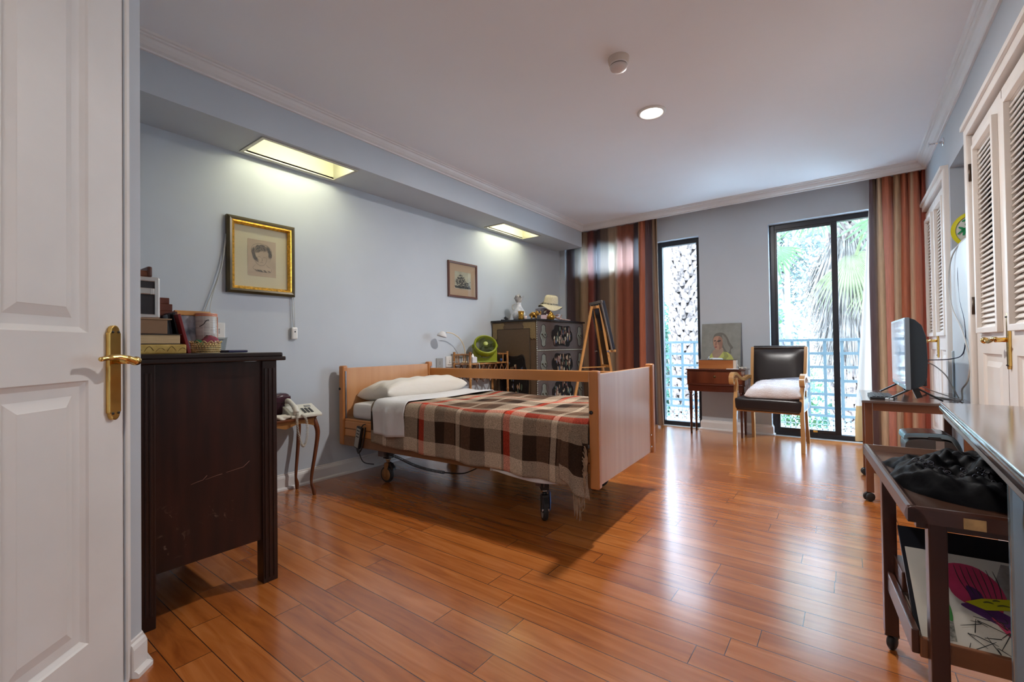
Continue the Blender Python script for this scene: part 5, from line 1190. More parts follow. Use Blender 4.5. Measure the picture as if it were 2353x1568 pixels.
def curtain(name, label, xt0, xt1, xb0, xb1, y0, ztop, zbot, waves, amp_t, amp_b, mat, fabric, seed=0, nu=160, nv=60, yb=0, uoff=0, pinch=True):
    random.seed(seed); ph_ = [random.uniform(0, 6.28) for _ in range(5)]
    def f(a, q):
        t = q; wv = a+.035*sin(2*pi*a*2.3+ph_[0])
        x = (xt0+(xt1-xt0)*a)*(1-t)+(xb0+(xb1-xb0)*a)*t
        am = amp_t+(amp_b-amp_t)*min(1, t*2.2)
        y = y0+yb*t+am*sin(2*pi*waves*wv+ph_[1]+.5*t*sin(5*a+ph_[2]))+.35*am*sin(2*pi*waves*1.7*wv+ph_[3]+.6*t)
        x += .72*am*cos(2*pi*waves*wv+ph_[1])*min(1, .3+2*t)
        if pinch: y += .012*abs(sin(2*pi*waves*2*a))*math.exp(-((t-.035)/.02)**2)-.006*math.exp(-((t-.035)/.012)**2)
        return Vector((x, y, ztop+(zbot-ztop)*t))
    mb = MB(); mb.grid(f, nu, nv, lambda a, q: (uoff+a*fabric, q*2.5))
    o = mb.build(name, mat); tag(o, label, 'curtain', 'striped curtains at the windows'); return o
curtain('curtain', 'wide striped rust and brown curtain hanging over the left window', -3.20, -2.12, -3.22, -2.14, 5.655, 2.61, .02, 6.2, .016, .034, CURL, 1.17, 3, 200, 60)
curtain('curtain', 'narrow bunched striped curtain beside the narrow tall window', -2.14, -1.885, -2.19, -1.822, 5.60, 2.61, .02, 3.6,   .022, .030, CURN, .62, 8, 110, 50, uoff=.80)
curtain('curtain', 'gathered striped rust curtain beside the sliding glass door', .20, .60, .205, .585, 5.620, 2.61, .025, 6.2, .034, .042, CURR, .98, 5, 220, 60)
lin_m, lt_, lb_ = nodes('curtain_lining')
def lining():
    N = lt_.nodes.new; L = lt_.links.new; tcn = N('ShaderNodeTexCoord'); sp = N('ShaderNodeSeparateXYZ'); L(tcn.outputs['Object'], sp.inputs[0])
    lt = N('ShaderNodeMath'); lt.operation = 'LESS_THAN'; L(sp.outputs['Z'], lt.inputs[0]); lt.inputs[1].default_value = .385
    mx = N('ShaderNodeMix'); mx.data_type = 'RGBA'; L(lt.outputs[0], mx.inputs['Factor']); mx.inputs['A'].default_value = (.64, .56, .50, 1); mx.inputs['B'].default_value = (.44, .27, .12, 1)
    L(mx.outputs['Result'], lb_.inputs['Base Color']); lb_.inputs['Roughness'].default_value = .7
    tr = N('ShaderNodeBsdfTranslucent'); ms = N('ShaderNodeMixShader'); ms.inputs[0].default_value = .35; L(mx.outputs['Result'], tr.inputs[0]); L(lb_.outputs[0], ms.inputs[1]); L(tr.outputs[0], ms.inputs[2]); L(ms.outputs[0], lt_.nodes['Material Output'].inputs[0])
lining()
mb = MB()
mb.grid(lambda a, q: Vector((.215+(-.175-.0)*(1-a)*min(1, .12+q*.95)+.10*a*q*.2, 5.66-.02*sin(3.2*pi*a+.8)*(.3+q), 2.42-2.385*q)), 40, 40)
tag(mb.build('curtain_lining', lin_m), 'cream lining with tan hem hanging at the sliding door edge', 'curtain')

# ---------------------------------------------------------------- work table by the window
RWD = wood('rosewood', (.050, .010, .006), (.13, .03, .014), 0, 8, .2, coat=.4)
RWL = wood('rosewood_leg', (.045, .010, .008), (.10, .024, .015), 2, 10, .25, coat=.3)
st = empty('work_table', 'small dark red wooden table with one drawer between the windows', 'side table', (-1.195, 5.480, 0))
hx = .30
def bowfront(z0, z1, hx_, hy_, bow, mb, bev=.003):
    pts = [(-hx_, hy_)]+[(-hx_+2*hx_*k/14, -hy_-bow*sin(pi*k/14)) for k in range(15)]+[(hx_, hy_)]
    mb.prism(pts, z1-z0, Matrix.Translation((0, 0, z0)), bev=bev)
mb = MB(); bowfront(.728, .742, .310, .135, .02, mb, .004); mb.build('tabletop', RWD, st)
mb = MB(); bowfront(.565, .728, .300, .115, .012, mb); mb.build('case', RWD, st)
mb = MB(); bowfront(.558, .568, .306, .120, .014, mb, .003); mb.build('moulding', RWD, st)
mb = MB(); bowfront(.487, .560, .292, .110, .012, mb); mb.build('lower_case', RWD, st)
dd = MB(); pts = [(-.27+.54*k/14, -.1165-.0122*sin(pi*(.05+.9*k/14))) for k in range(15)]; dd.prism(pts+[(p[0], p[1]+.004) for p in pts[::-1]], .135, Matrix.Translation((0, 0, .583))); D_ = dd.build('drawer', wood('rosewood_flame', (.06, .012, .006), (.20, .05, .02), 2, 6, .18, coat=.4), st)
mb = MB(); mb.lathe([(0, 0), (.014, 0), (.012, .002), (0, .002)], 16, (.0, -.129, .655), Euler((pi/2, 0, 0)).to_matrix().to_4x4()); mb.ball((0, -.132, .655), .005); mb.build('keyhole', M('dark_brass', (.10, .06, .02), .4, .7), D_)
for sx_ in (-1, 1):
    for sy_ in (-1, 1): MB().lathe([(.018, .49), (.021, .47), (.014, .455), (.017, .44), (.019, .40), (.011, .0)], 14, (sx_*.262, sy_*.105, 0)).build('leg', RWL, st)
CBX = wood('cedar', (.30, .09, .02), (.48, .17, .045), 0, 12, .4)
bx = empty('wooden_box', 'reddish cedar box with open lid in front of the portrait', 'box', (-1.175, 5.425, .743))
MB().box(-.195, .165, -.045, .045, 0, .098, .003).build('box_body', CBX, bx)
MB().box(.165, .195, -.045, .045, 0, .098, .003).build('box_end', M('pale_box_end', (.62, .52, .42), .6, var=.1), bx)
mb = MB(); mb.box(-.196, .196, -.047, .047, .097, .101, .001); mb.build('rim', M('dark_rim', (.05, .03, .02), .5), bx)
mb = MB(); mb.tube([(-.10, 0, .0), (-.085, -.01, .035)], [.006, .004], 8); mb.tube([(-.10, .02, .0), (-.06, .01, .012), (.04, .01, .010)], .007, 8); mb.box(-.05, .05, -.02, .03, 0, .012, .003); tag(mb.build('paint_tubes', M('white_tube', (.66, .72, .76), .4), loc=(-1.175, 5.425, .845)), 'white paint tubes lying in the cedar box', 'paint tubes')
mb = MB(); mb.box(-.05, .07, -.03, .03, 0, .006, .001); tag(mb.build('paper_slip', M('paper_white', (.70, .70, .72), .6), loc=(-1.02, 5.352, .743)), 'white slip of paper at the front edge of the small red table', 'paper')
random.seed(2); mb = MB()
for k in range(22): mb.ball((random.uniform(-.035, .03), random.uniform(-.03, .03), .006+.012*random.random()), .008, seg=8)
mb.tube(catmull([(-.03, 0, .01), (-.045, .0, .04), (-.05, .01, .05), (-.04, .01, .02)], 4, False), .003, 5)
tag(mb.build('bead_string', M('pale_beads2', (.60, .55, .48), .5), loc=(-.925, 5.43, .743)), 'small heap of pale beads right of the cedar box', 'beads')
# unframed portrait leaning on the wall
PA = {k: M('paint_'+k, v, .6, var=.12, vscale=14) for k, v in dict(bg=(.21, .21, .185), hair=(.115, .105, .085), hair2=(.195, .185, .155), skin=(.38, .20, .13), skin2=(.24, .12, .08), neck=(.30, .20, .14), shirt=(.42, .43, .10), shirt2=(.25, .27, .07), dark=(.05, .035, .03), mouth=(.22, .06, .05)).items()}
keys = list(PA)
po = empty('portrait_painting', 'unframed oil portrait of a grey haired person in a yellow top leaning on the wall', 'painting', (-1.185, 5.575, .743), rot=(radians(-12.5), 0, 0))
MB().box(-.212, .212, -.009, .009, 0, .527, .001).build('canvas', PA['bg'], po)
K = lambda k: keys.index(k)
def PX(x, y): return ((x-216)/4.61/1033*5.15*1.19 -.0, 0)
# picture plane coordinates in metres (x right, z up) measured from the bottom centre
def q(x, y): return ((x-437)*.00097, (560-y)*.00113)
layers = [
 (K('hair'), [q(*p) for p in ((355, 240), (375, 205), (420, 190), (470, 200), (510, 240), (540, 300), (575, 350), (552, 372), (556, 412), (505, 402), (470, 430), (400, 400), (352, 300))], True),
 (K('hair2'), [q(*p) for p in ((455, 215), (500, 260), (520, 320), (545, 352), (530, 398), (500, 380), (470, 330), (458, 260))], True),
 (K('neck'), [q(*p) for p in ((375, 370), (460, 350), (470, 420), (430, 450), (380, 478), (345, 450), (350, 400))], True),
 (K('skin'), [q(*p) for p in ((357, 250), (385, 228), (430, 232), (455, 262), (460, 310), (452, 350), (420, 372), (385, 365), (362, 330), (355, 290))], True),
 (K('skin2'), [q(*p) for p in ((415, 240), (445, 250), (458, 300), (452, 350), (425, 370), (420, 330), (408, 300))], True),
 (K('dark'), [q(*p) for p in ((362, 275), (384, 270), (384, 280), (366, 283))], True),
 (K('dark'), [q(*p) for p in ((402, 276), (434, 270), (440, 282), (406, 290))], True),
 (K('skin2'), [q(*p) for p in ((386, 280), (396, 280), (395, 325), (376, 322))], True),
 (K('mouth'), [q(*p) for p in ((374, 340), (398, 336), (396, 350), (376, 350))], True),
 (K('shirt'), [q(*p) for p in ((318, 478), (325, 430), (345, 405), (360, 450), (385, 472), (430, 445), (470, 392), (520, 400), (560, 430), (590, 478), (592, 556), (318, 556))], False),
 (K('shirt2'), [q(*p) for p in ((470, 395), (480, 440), (450, 478), (440, 556), (500, 556), (505, 470), (530, 440), (500, 400))], True),
 (K('shirt2'), [q(*p) for p in ((318, 478), (335, 460), (350, 500), (345, 556), (318, 556))], True)]
fr = frame((0, -.0095, 0), (1, 0, 0), (0, 0, 1))
mb = flat(None, fr, layers, .00025, .0003); mb.build('painted_figure', [PA[k] for k in keys], po)

# ---------------------------------------------------------------- armchair
CHW = wood('chair_wood', (.42, .20, .065), (.58, .32, .12), 2, 10, .3, coat=.2)
LEA = M('black_leather', (.016, .011, .011), .30, bump=.03, bscale=60, spec=.6)
ch = empty('armchair', 'wooden armchair with black leather seat and back by the window', 'armchair', (-.615, 5.225, 0), radians(-5))
for s_ in (-1, 1):
    # front leg runs up into the arm support
    mb = MB(); P = catmull([(s_*.292, -.262, 0), (s_*.292, -.262, .18), (s_*.288, -.258, .33), (s_*.286, -.252, .44), (s_*.285, -.232, .52), (s_*.288, -.215, .60), (s_*.29, -.235, .665)], 5, False)
    for a_, b_ in zip(P, P[1:]): mb.bar(a_, b_+(b_-a_)*.25, .034, .038, 0, up=(0, 1, 0))
    mb.build('leg', CHW, ch)
    mb = MB(); P = catmull([(s_*.252, .275, 0), (s_*.248, .252, .15), (s_*.244, .225, .32), (s_*.242, .215, .48), (s_*.243, .235, .68), (s_*.246, .265, .86), (s_*.247, .29, .975)], 5, False)
    for a_, b_ in zip(P, P[1:]): mb.bar(a_, b_+(b_-a_)*.2, .028, .046, 0, up=(0, 1, 0))
    mb.build('leg', CHW, ch)
    # scrolled arm
    mb = MB(); P = catmull([(s_*.262, .235, .655), (s_*.275, .16, .668), (s_*.288, .05, .645), (s_*.296, -.08, .665), (s_*.300, -.20, .712), (s_*.302, -.285, .712), (s_*.302, -.325, .675), (s_*.302, -.318, .632), (s_*.302, -.285, .622), (s_*.302, -.272, .65)], 6, False)
    n = len(P)
    for i in range(n-1): mb.bar(P[i], P[i+1]+(P[i+1]-P[i])*.3, .042, .032 if i < n*.65 else .026, 0, up=(1, 0, 0) if False else (0, .01, 1) if i < n*.55 else (0, 1, .3))
    mb.build('arm', CHW, ch)
mb = MB(); mb.box(-.27, .27, .215, .245, .36, .42, .004); mb.box(-.275, .275, -.262, -.24, .345, .40, .004)
for s_ in (-1, 1): mb.bar((s_*.278, -.25, .385), (s_*.255, .23, .385), .022, .06)
mb.build('seat_rail', CHW, ch)
o = soft_box(-.30, .30, -.285, .235, .352, .485, .035, wob=lambda p: Vector((p.x*(-.10)*(p.y+.26)/.5 if True else 0, 0, .014*cos(p.x*4.5)*cos(p.y*5) if p.z > 0 else 0))).build('seat', LEA, ch); mod(o, 'SUBSURF', levels=1, render_levels=1)
# upholstered back with rolled top
mb = MB()
def backf(a, q):
    x = -.226+.452*a; z = .50+.455*q
    y = .205+.10*(q**1.2)*.75
    bulge = .028*(1-abs(2*a-1)**4)*(1-abs(2*q-1)**5); y2 = y-bulge
    return Vector((x, y2, z))
mb.grid(backf, 24, 24); mb.grid(lambda a, q: backf(1-a, q)+Vector((0, .045, 0)), 24, 24)
roll = [(.0, .955), (-.012, .975), (-.005, .992), (.02, 1.0), (.05, .992), (.062, .970), (.05, .955)]
mb.grid(lambda a, q: Vector((-.238+.476*a, .262+roll[int(round(q*6))][0]+.02, roll[int(round(q*6))][1]-.005)), 20, 6)
for s_ in (-1, 1): mb.tube([backf(.5+.5*s_, k/12)+Vector((0, .02, 0)) for k in range(13)]+[Vector((s_*.235, .31, .975))], .020, 10)
mb.build('back', LEA, ch)
CUS = M('fleece_cushion', (.78, .69, .66), .95, col2=(.90, .90, .94), vscale=7, bump=.8, bscale=110, spec=.1)
cp = pillow('cushion', (-.575, 5.16, .548), .50, .46, .17, CUS, 'fluffy pinkish white cushion on the black armchair', (radians(9), radians(-2), radians(-6)), 'cushion', 6, 30, .45, 0, .004)
random.seed(12); mb = MB()
dep = None
def cushion_pt(a, q_):
    x, y = 2*a-1, 2*q_-1; k = max(0, (1-x**4))**.45*max(0, (1-y**4))**.45
    return Vector((x*(1-.07*(1-y*y)*x*x)*.25, y*(1-.07*(1-x*x)*y*y)*.23, .17*k*.5)), k
for _ in range(2600):
    p, k = cushion_pt(random.uniform(.02, .98), random.uniform(.02, .98)); side = random.random() < .22
    if side: p.z *= -.6
    d = Vector((random.uniform(-1, 1), random.uniform(-1, 1), random.uniform(.2, 1) if not side else random.uniform(-1, 0))).normalized()*random.uniform(.006, .012)
    w_ = Vector((d.y, -d.x, .0)).normalized()*.0012
    mb.face([p-w_, p+w_, p+d])
mb.build('fleece_tufts', M('fleece_tuft', (.88, .86, .90), .9, trans=.3), cp, kind='stuff')
mb = MB(); mb.box(-.18, .12, -.10, .10, 0, .05, .02); o = mb.build('folded_cloth', M('grey_blue_cloth', (.36, .40, .50), .9, bump=.4, bscale=40), loc=(-.50, 5.34, .59)); o.rotation_euler = (radians(20), radians(-6), radians(-8)); mod(smooth(o), 'SUBSURF', levels=2, render_levels=2); tag(o, 'folded grey-blue cloth behind the fluffy cushion', 'cloth')

# ---------------------------------------------------------------- tv table
WAL = wood('teak', (.12, .038, .014), (.22, .078, .028), 2, 10, .35)
WALX = wood('teak_rail', (.12, .038, .014), (.24, .085, .03), 0, 10, .35)
TOPG = M('polished_top', (.115, .075, .06), .16, var=.15, vscale=5, spec=.7, coat=.5)
tt = empty('tv_table', 'wheeled teak table carrying the television beside the closets', 'table', (.325, 4.04, 0))
MB().box(-.262, .262, -.392, .392, .630, .648, .004).build('tabletop', TOPG, tt)
mb = MB()
for s_ in (-1, 1): mb.box(-.205, .205, s_*.355-.011, s_*.355+.011, .582, .630, .002)
mb.box(-.235, -.215, -.32, .32, .582, .630); mb.box(.215, .235, -.32, .32, .582, .630); mb.build('apron', WALX, tt)
for sx_ in (-1, 1):
    for sy_ in (-1, 1):
        MB().box(sx_*.228-.020, sx_*.228+.020, sy_*.350-.018, sy_*.350+.018, .058, .630, .003).build('leg', WAL, tt)
        c_ = bpy.data.objects.new('castor', None); COL.objects.link(c_); c_.parent = tt; c_.location = (sx_*.228, sy_*.350, 0); c_.rotation_euler = (0, 0, .6 if sy_ < 0 else .2)
        mb = MB()
        for w0 in (-.018, .006): mb.lathe([(0, w0), (.024, w0), (.028, w0+.003), (.028, w0+.009), (.024, w0+.012), (0, w0+.012)], 20, (-.008, 0, .028), Euler((pi/2, 0, 0)).to_matrix().to_4x4())
        mb.build('wheels', RUB, c_)
        mb = MB(); mb.box(-.022, .008, -.006, .006, .02, .052, .003); mb.tube([(0, 0, .04), (0, 0, .062)], .007); mb.build('fork', BLACKP, c_)
mb = MB(); mb.box(-.21, .21, -.33, .33, .196, .212, .002); mb.box(-.24, .24, -.358, -.342, .180, .222, .002); mb.box(-.24, .24, .342, .358, .180, .222, .002); mb.build('shelf', WALX, tt)
mb = MB(); mb.box(-.23, -.10, -.25, .10, .213, .26, .01); tag(mb.build('paper_stack', M('paper_greyish', (.55, .55, .58), .7), loc=(.325, 4.04, 0)), 'pale papers on the lower shelf of the television table', 'papers')
# television
tv = empty('television', 'flat screen television seen almost edge-on with silvery bezel', 'television', (.292, 4.042, .648), radians(91.6))
# local: width along x (x- = near viewer), screen faces +y -> world -x
DK = M('tv_grey', (.018, .030, .042), .32, spec=.45)
mb = MB(); mb.box(-.36, .36, -.004, .020, .072, .520, .004); mb.build('bezel', M('tv_bezel', (.22, .27, .32), .3, .3), tv)
mb = MB()
prof = [(-.002, .075), (-.030, .080), (-.060, .10), (-.080, .15), (-.085, .25), (-.080, .40), (-.060, .47), (-.03, .505), (-.002, .518)]
mb.prism([(p[0], p[1]) for p in prof], .70, frame((-.35, 0, 0), (0, 1, 0), (0, 0, 1)), bev=.004); mb.box(-.25, .25, -.092, -.05, .09, .20, .006); mb.build('rear_shell', DK, tv)
SCR = M('tv_screen', (.06, .06, .07), .08, spec=.8)
def lit_screen():
    t = SCR.node_tree; bb = t.nodes['Principled BSDF']; N = t.nodes.new; L = t.links.new
    tcn = N('ShaderNodeTexCoord'); mp = N('ShaderNodeMapping'); mp.inputs['Scale'].default_value = (5, 1, 1.2); L(tcn.outputs['Object'], mp.inputs[0])
    n = N('ShaderNodeTexNoise'); n.inputs['Scale'].default_value = 2.2; n.inputs['Detail'].default_value = 2; L(mp.outputs[0], n.inputs[0]); r_ = N('ShaderNodeValToRGB'); L(n.outputs[0], r_.inputs[0])
    r_.color_ramp.elements[0].color = (.20, .17, .32, 1); r_.color_ramp.elements[0].position = .35; r_.color_ramp.elements[1].color = (.48, .40, .46, 1); r_.color_ramp.elements[1].position = .65
    sp = N('ShaderNodeSeparateXYZ'); L(tcn.outputs['Object'], sp.inputs[0]); lt = N('ShaderNodeMath'); lt.operation = 'LESS_THAN'; L(sp.outputs['Z'], lt.inputs[0]); lt.inputs[1].default_value = .145
    mx = N('ShaderNodeMix'); mx.data_type = 'RGBA'; L(lt.outputs[0], mx.inputs['Factor']); L(r_.outputs[0], mx.inputs['A']); mx.inputs['B'].default_value = (.55, .14, .14, 1)
    L(mx.outputs['Result'], bb.inputs['Emission Color']); bb.inputs['Emission Strength'].default_value = .22
lit_screen()
MB().box(-.348, .348, .0195, .0215, .098, .508).build('screen', SCR, tv)
mb = MB(); mb.box(-.04, .04, .019, .0225, .078, .088); mb.build('badge', CHROME, tv)
for x_ in (-.28, .28):
    mb = MB(); mb.bar((x_, -.03, .085), (x_-.02, .10, .006), .018, .010, .002); mb.bar((x_, -.03, .085), (x_-.02, -.155, .006), .018, .010, .002); mb.bar((x_, -.05, .02), (x_, -.02, .11), .03, .03)
    mb.build('foot', BLACKP, tv)
kb = empty('keyboard', 'thin dark keyboard on the left edge of the television table', 'keyboard', (.155, 3.90, .6485), radians(91))
MB().box(-.15, .15, -.075, .05, 0, .014, .004).build('case', BLACKP, kb)
mb = MB()
for i in range(14):
    for j in range(5): mb.box(-.14+i*.020, -.123+i*.020, -.065+j*.021, -.048+j*.021, .014, .019, .002)
mb.build('keys', M('key_grey', (.03, .032, .036), .4), kb)
mb = MB(); mb.box(-.10, .10, -.02, .02, 0, .012, .003); tag(mb.build('media_box', M('white_gadget', (.62, .66, .70), .35), loc=(.22, 3.83, .6485), rotz=1.4), 'small white gadget below the television screen', 'gadget')
# cables
mb = MB(); GW = M('grey_white_cable', (.50, .49, .47), .45); BC = M('dark_blue_cable', (.02, .035, .08), .4)
mb.tube(catmull([(.66, 3.86, 1.675), (.60, 4.02, 1.66), (.574, 4.24, 1.58), (.566, 4.30, 1.40), (.57, 4.22, 1.24), (.575, 3.98, 1.10), (.572, 3.80, .98), (.570, 3.72, .88), (.565, 3.76, .78), (.555, 3.86, .72), (.55, 3.86, .655), (.50, 3.95, .652), (.43, 4.05, .655)], 8, False), .0045, 8)
tag(mb.build('antenna_cable', GW), 'pale thick cable looping down from the top of the fridge', 'cable')
mb = MB(); mb.tube(catmull([(.63, 4.05, 1.66), (.592, 4.13, 1.52), (.590, 4.10, 1.30), (.588, 3.96, 1.15), (.586, 3.93, 1.02), (.582, 4.02, .93), (.54, 4.10, .90), (.46, 4.14, .892), (.375, 4.15, .892)], 8, False), .0032, 8)
tag(mb.build('power_cable', BC), 'thin dark blue cable running from the fridge to the television back', 'cable')
mb = MB(); mb.tube(catmull([(.378, 4.10, .875), (.44, 4.06, .868), (.50, 4.0, .80), (.53, 3.97, .72), (.555, 3.97, .656)], 8, False), .0036, 8)
mb.tube(catmull([(.37, 4.12, .73), (.42, 4.05, .70), (.50, 3.95, .67), (.56, 3.86, .653)], 8, False), .003, 8)
tag(mb.build('video_cable', GW), 'grey cables curving from the television back down to the table', 'cable')
# stereo on the shelf
so = empty('cd_radio', 'silver and dark rounded portable radio on the shelf below the television', 'radio', (.415, 3.92, .2125), radians(3)); so.scale = (1, 1, 1.32)
mb = MB(); mb.prism(catmull([(-.125, 0, 0), (-.135, .06, 0), (-.12, .135, 0), (.07, .14, 0), (.125, .085, 0), (.13, .03, 0), (.11, 0, 0)], 4), .20, frame((0, .10, 0), (1, 0, 0), (0, 0, 1)), bev=.006); mb.build('body', M('radio_dark', (.09, .085, .085), .35), so)
mb = MB(); mb.prism(catmull([(-.145, .145, 0), (-.12, .168, 0), (.06, .172, 0), (.115, .13, 0), (.136, .06, 0), (.125, .06, 0), (.09, .125, 0), (.05, .150, 0), (-.11, .148, 0), (-.14, .136, 0)], 4), .21, frame((0, .105, 0), (1, 0, 0), (0, 0, 1)), bev=.004); mb.build('silver_shell', M('radio_blue_silver', (.20, .32, .40), .22, .6), so)
mb = MB(); mb.box(.005, .045, -.104, -.099, .0, .14, .001); mb.build('light_panel', M('radio_beige', (.42, .38, .35), .4), so)
mb = MB(); mb.box(-.07, .0, -.1025, -.099, .088, .094); mb.box(-.03, .03, -.110, -.10, .145, .158, .004); mb.build('slot', BLACKP, so)
for x_ in (-.07, .075): mb = MB(); mb.lathe([(0, 0), (.036, 0), (.034, .004), (0, .005)], 24, (x_, -.100, .06), Euler((pi/2, 0, 0)).to_matrix().to_4x4()); mb.build('speaker_grille', M('speaker_mesh', (.045, .045, .05), .6), so)
# fridge and plate in the niche
fg = empty('refrigerator', 'tall white refrigerator standing in the wall niche', 'refrigerator', (.90, 4.065, 0))
FW_ = M('fridge_white', (.70, .79, .85), .28)
MB().box(-.285, .28, -.315, .315, .02, 1.655, .012).build('cabinet_body', FW_, fg)
mb = MB(); mb.box(-.312, -.288, -.315, .315, .03, .56, .008); mb.build('door', FW_, fg); mb = MB(); mb.box(-.312, -.288, -.315, .315, .575, 1.65, .008); mb.build('door', FW_, fg)
mb = MB(); mb.box(-.322, -.312, .26, .285, .62, .95, .003); mb.build('door_grip', M('grip_grey', (.40, .46, .50), .4), fg)
pt = empty('decorative_plate', 'yellow rimmed plate with green leaf pattern standing on the fridge', 'plate', (.715, 4.355, 1.785), rot=(radians(8), 0, radians(-8)))
MB().lathe([(0, .006), (.07, .004), (.10, -.004), (.122, -.012), (.124, -.008), (.10, .002), (.07, .010), (0, .012)], 40, mat=Euler((pi/2, 0, 0)).to_matrix().to_4x4(), cap=False).build('plate_body', M('plate_white', (.60, .60, .54), .2), pt)
MB().lathe([(.101, -.0095), (.110, -.0118), (.1225, -.0165), (.1245, -.0165)], 40, mat=Euler((pi/2, 0, 0)).to_matrix().to_4x4() @ Matrix.Translation((0, 0, .008)) @ Matrix.Diagonal((1, 1, -1, 1)) if False else Euler((pi/2, 0, 0)).to_matrix().to_4x4() @ Matrix.Translation((0, 0, .0165)), cap=False).build('yellow_rim', M('plate_yellow', (.66, .60, .02), .25), pt)
mb = MB(); random.seed(4)
def gl(pts, wd): strokes(mb, frame((0, -.0125, 0), (1, 0, 0), (0, 0, 1)), [[(p[0]*1.12, p[1]*1.2) for p in pts]], wd, .001)
for ln in ([(-.08, -.02), (-.04, .01), (0, .0), (.05, .03), (.08, .05)], [(-.06, .05), (-.02, .06), (.02, .04), (.06, .07)], [(-.05, -.06), (-.02, -.03), (.0, .0)], [(-.03, -.07), (.0, -.04), (.03, -.06)], [(.02, -.07), (.03, -.03), (.06, -.01)], [(-.075, .02), (-.05, -.0), (-.055, -.03)], [(.03, .01), (.06, -.02), (.08, -.01)], [(-.02, .06), (-.04, .03), (-.02, .01)]): gl(ln, .018)
mb.build('green_branches', M('plate_green', (.01, .26, .08), .3), pt)

# ---------------------------------------------------------------- tea trolley
DKW = wood('trolley_wood', (.030, .009, .006), (.075, .024, .012), 1, 9, .30, coat=.3)
DKL = wood('trolley_leg', (.030, .009, .006), (.07, .02, .012), 2, 9, .32, coat=.3)
LIP = wood('trolley_lip', (.10, .045, .025), (.20, .10, .06), 0, 9, .30, coat=.4)
tr_ = empty('tea_trolley', 'dark wooden tea trolley on castors in the right foreground', 'trolley', (.100, 1.335, 0), radians(5))
TL, TW, TZ = .735, .43, .652   # y length, x width
mb = MB(); mb.box(.02, TW-.02, .02, TL-.02, TZ-.030, TZ-.018); mb.build('tray_floor', M('trolley_floor', (.075, .035, .022), .22, var=.35, vscale=9, stretch=(1, .15, 1), coat=.4), tr_)
PRF = [(0, -.034), (0, -.004), (.006, 0), (.012, 0), (.018, -.006), (.028, -.016), (.034, -.034)]
mb = MB(); run(mb, (0, 0, 0), (0, TL, 0), (1, 0, 0), PRF, TZ, 0, 0); run(mb, (TW, 0, 0), (TW, TL, 0), (-1, 0, 0), PRF, TZ, 0, 0); run(mb, (0, 0, 0), (TW, 0, 0), (0, 1, 0), PRF, TZ, 0, 0); mb.build('tray_rim', DKW, tr_)
mb = MB(); run(mb, (0, TL, 0), (TW, TL, 0), (0, -1, 0), PRF, TZ, 0, 0); mb.build('tray_rim', LIP, tr_)
for q in ((.21, .232), (.60, .62)): MB().box(.05, TW-.05, *q, TZ-.11, TZ-.034).build('apron', DKW, tr_)
for (bx_, sy_) in ((.088, .205), (.050, .600), (TW-.06, .205), (TW-.06, .600)):
    MB().box(bx_-.018, bx_+.018, sy_-.012, sy_+.026, .055, TZ-.034, .003).build('leg', DKL, tr_)
    c_ = bpy.data.objects.new('castor', None); COL.objects.link(c_); c_.parent = tr_; c_.location = (bx_, sy_+.007, 0); c_.rotation_euler = (0, 0, 1.1)
    mb = MB(); mb.ball((.006, 0, .026), .026, (1, .55, 1), 18); mb.build('wheel', RUB, c_); mb = MB(); mb.tube([(0, 0, .03), (0, 0, .058)], .006); mb.box(-.004, .016, -.018, .018, .042, .052, .003); mb.build('fork', BLACKP, c_)
# lower rack tray
mb = MB(); mb.box(.05, TW-.03, .24, .61, .212, .222); mb.build('rack_floor', M('rack_floor', (.28, .19, .15), .5), tr_)
for q in ((.040, .056), (TW-.036, TW-.02)): MB().box(q[0], q[1], .235, .615, .205, .268, .003).build('rack_side', DKW, tr_)
for q in ((.232, .246, .200, .250), (.602, .616, .205, .260)): MB().box(.056, TW-.036, *q, .003).build('rack_rail', wood('rack_rail_wood', (.16, .055, .022), (.26, .10, .04), 0, 8, .35), tr_)
mb = MB(); mb.box(.058, .090, .46, .60, .262, .322, .004); mb.build('rack_divider', DKW, tr_)
mb = MB(); mb.box(.090, .125, -.002, .001, TZ-.033, TZ-.010, .0008); mb.build('wear_patch', M('bare_wood', (.42, .25, .10), .6, var=.3, vscale=40), tr_)
# things in the rack: dark folder and large drawing leaning
trM = Matrix.Translation((.100, 1.335, 0)) @ Matrix.Rotation(radians(5), 4, 'Z')
def on_trolley(p): return trM @ Vector(p)
lean = math.atan2(.175, .20)
def leaning_sheet(name, b0, b1, s0, z0, L_, th, mat, label, cat, dz=0, ln=lean):
    o = MB().box(0, b1-b0, 0, L_, 0, th, .001 if th > .004 else 0).build(name, mat, loc=on_trolley((b0, s0, z0+dz))); o.rotation_euler = (ln, 0, radians(5)); return tag(o, label, cat)
leaning_sheet('black_portfolio', .060, .396, .318, .226, .300, .010, M('portfolio_black', (.012, .014, .02), .3), 'black portfolio folder leaning in the lower rack of the trolley', 'folder', ln=lean+.05)
dsh = leaning_sheet('marker_drawing', .064, .392, .250, .232, .262, .003, M('drawing_paper', (.62, .58, .50), .7, var=.05, vscale=10), 'large paper with a pink and purple marker drawing in the trolley rack', 'drawing')
DC = [M('ink_pink', (.55, .045, .12), .6, var=.2, vscale=18), M('ink_purple', (.09, .02, .12), .6, var=.25, vscale=18), M('ink_grey', (.26, .24, .22), .7, var=.3, vscale=30), M('ink_black', (.03, .03, .03), .7), M('ink_green', (.04, .25, .04), .6), M('fine_hatching', (.10, .10, .08), .7, col2=(.42, .40, .34), vscale=110)]
W2, H2 = .294, .262
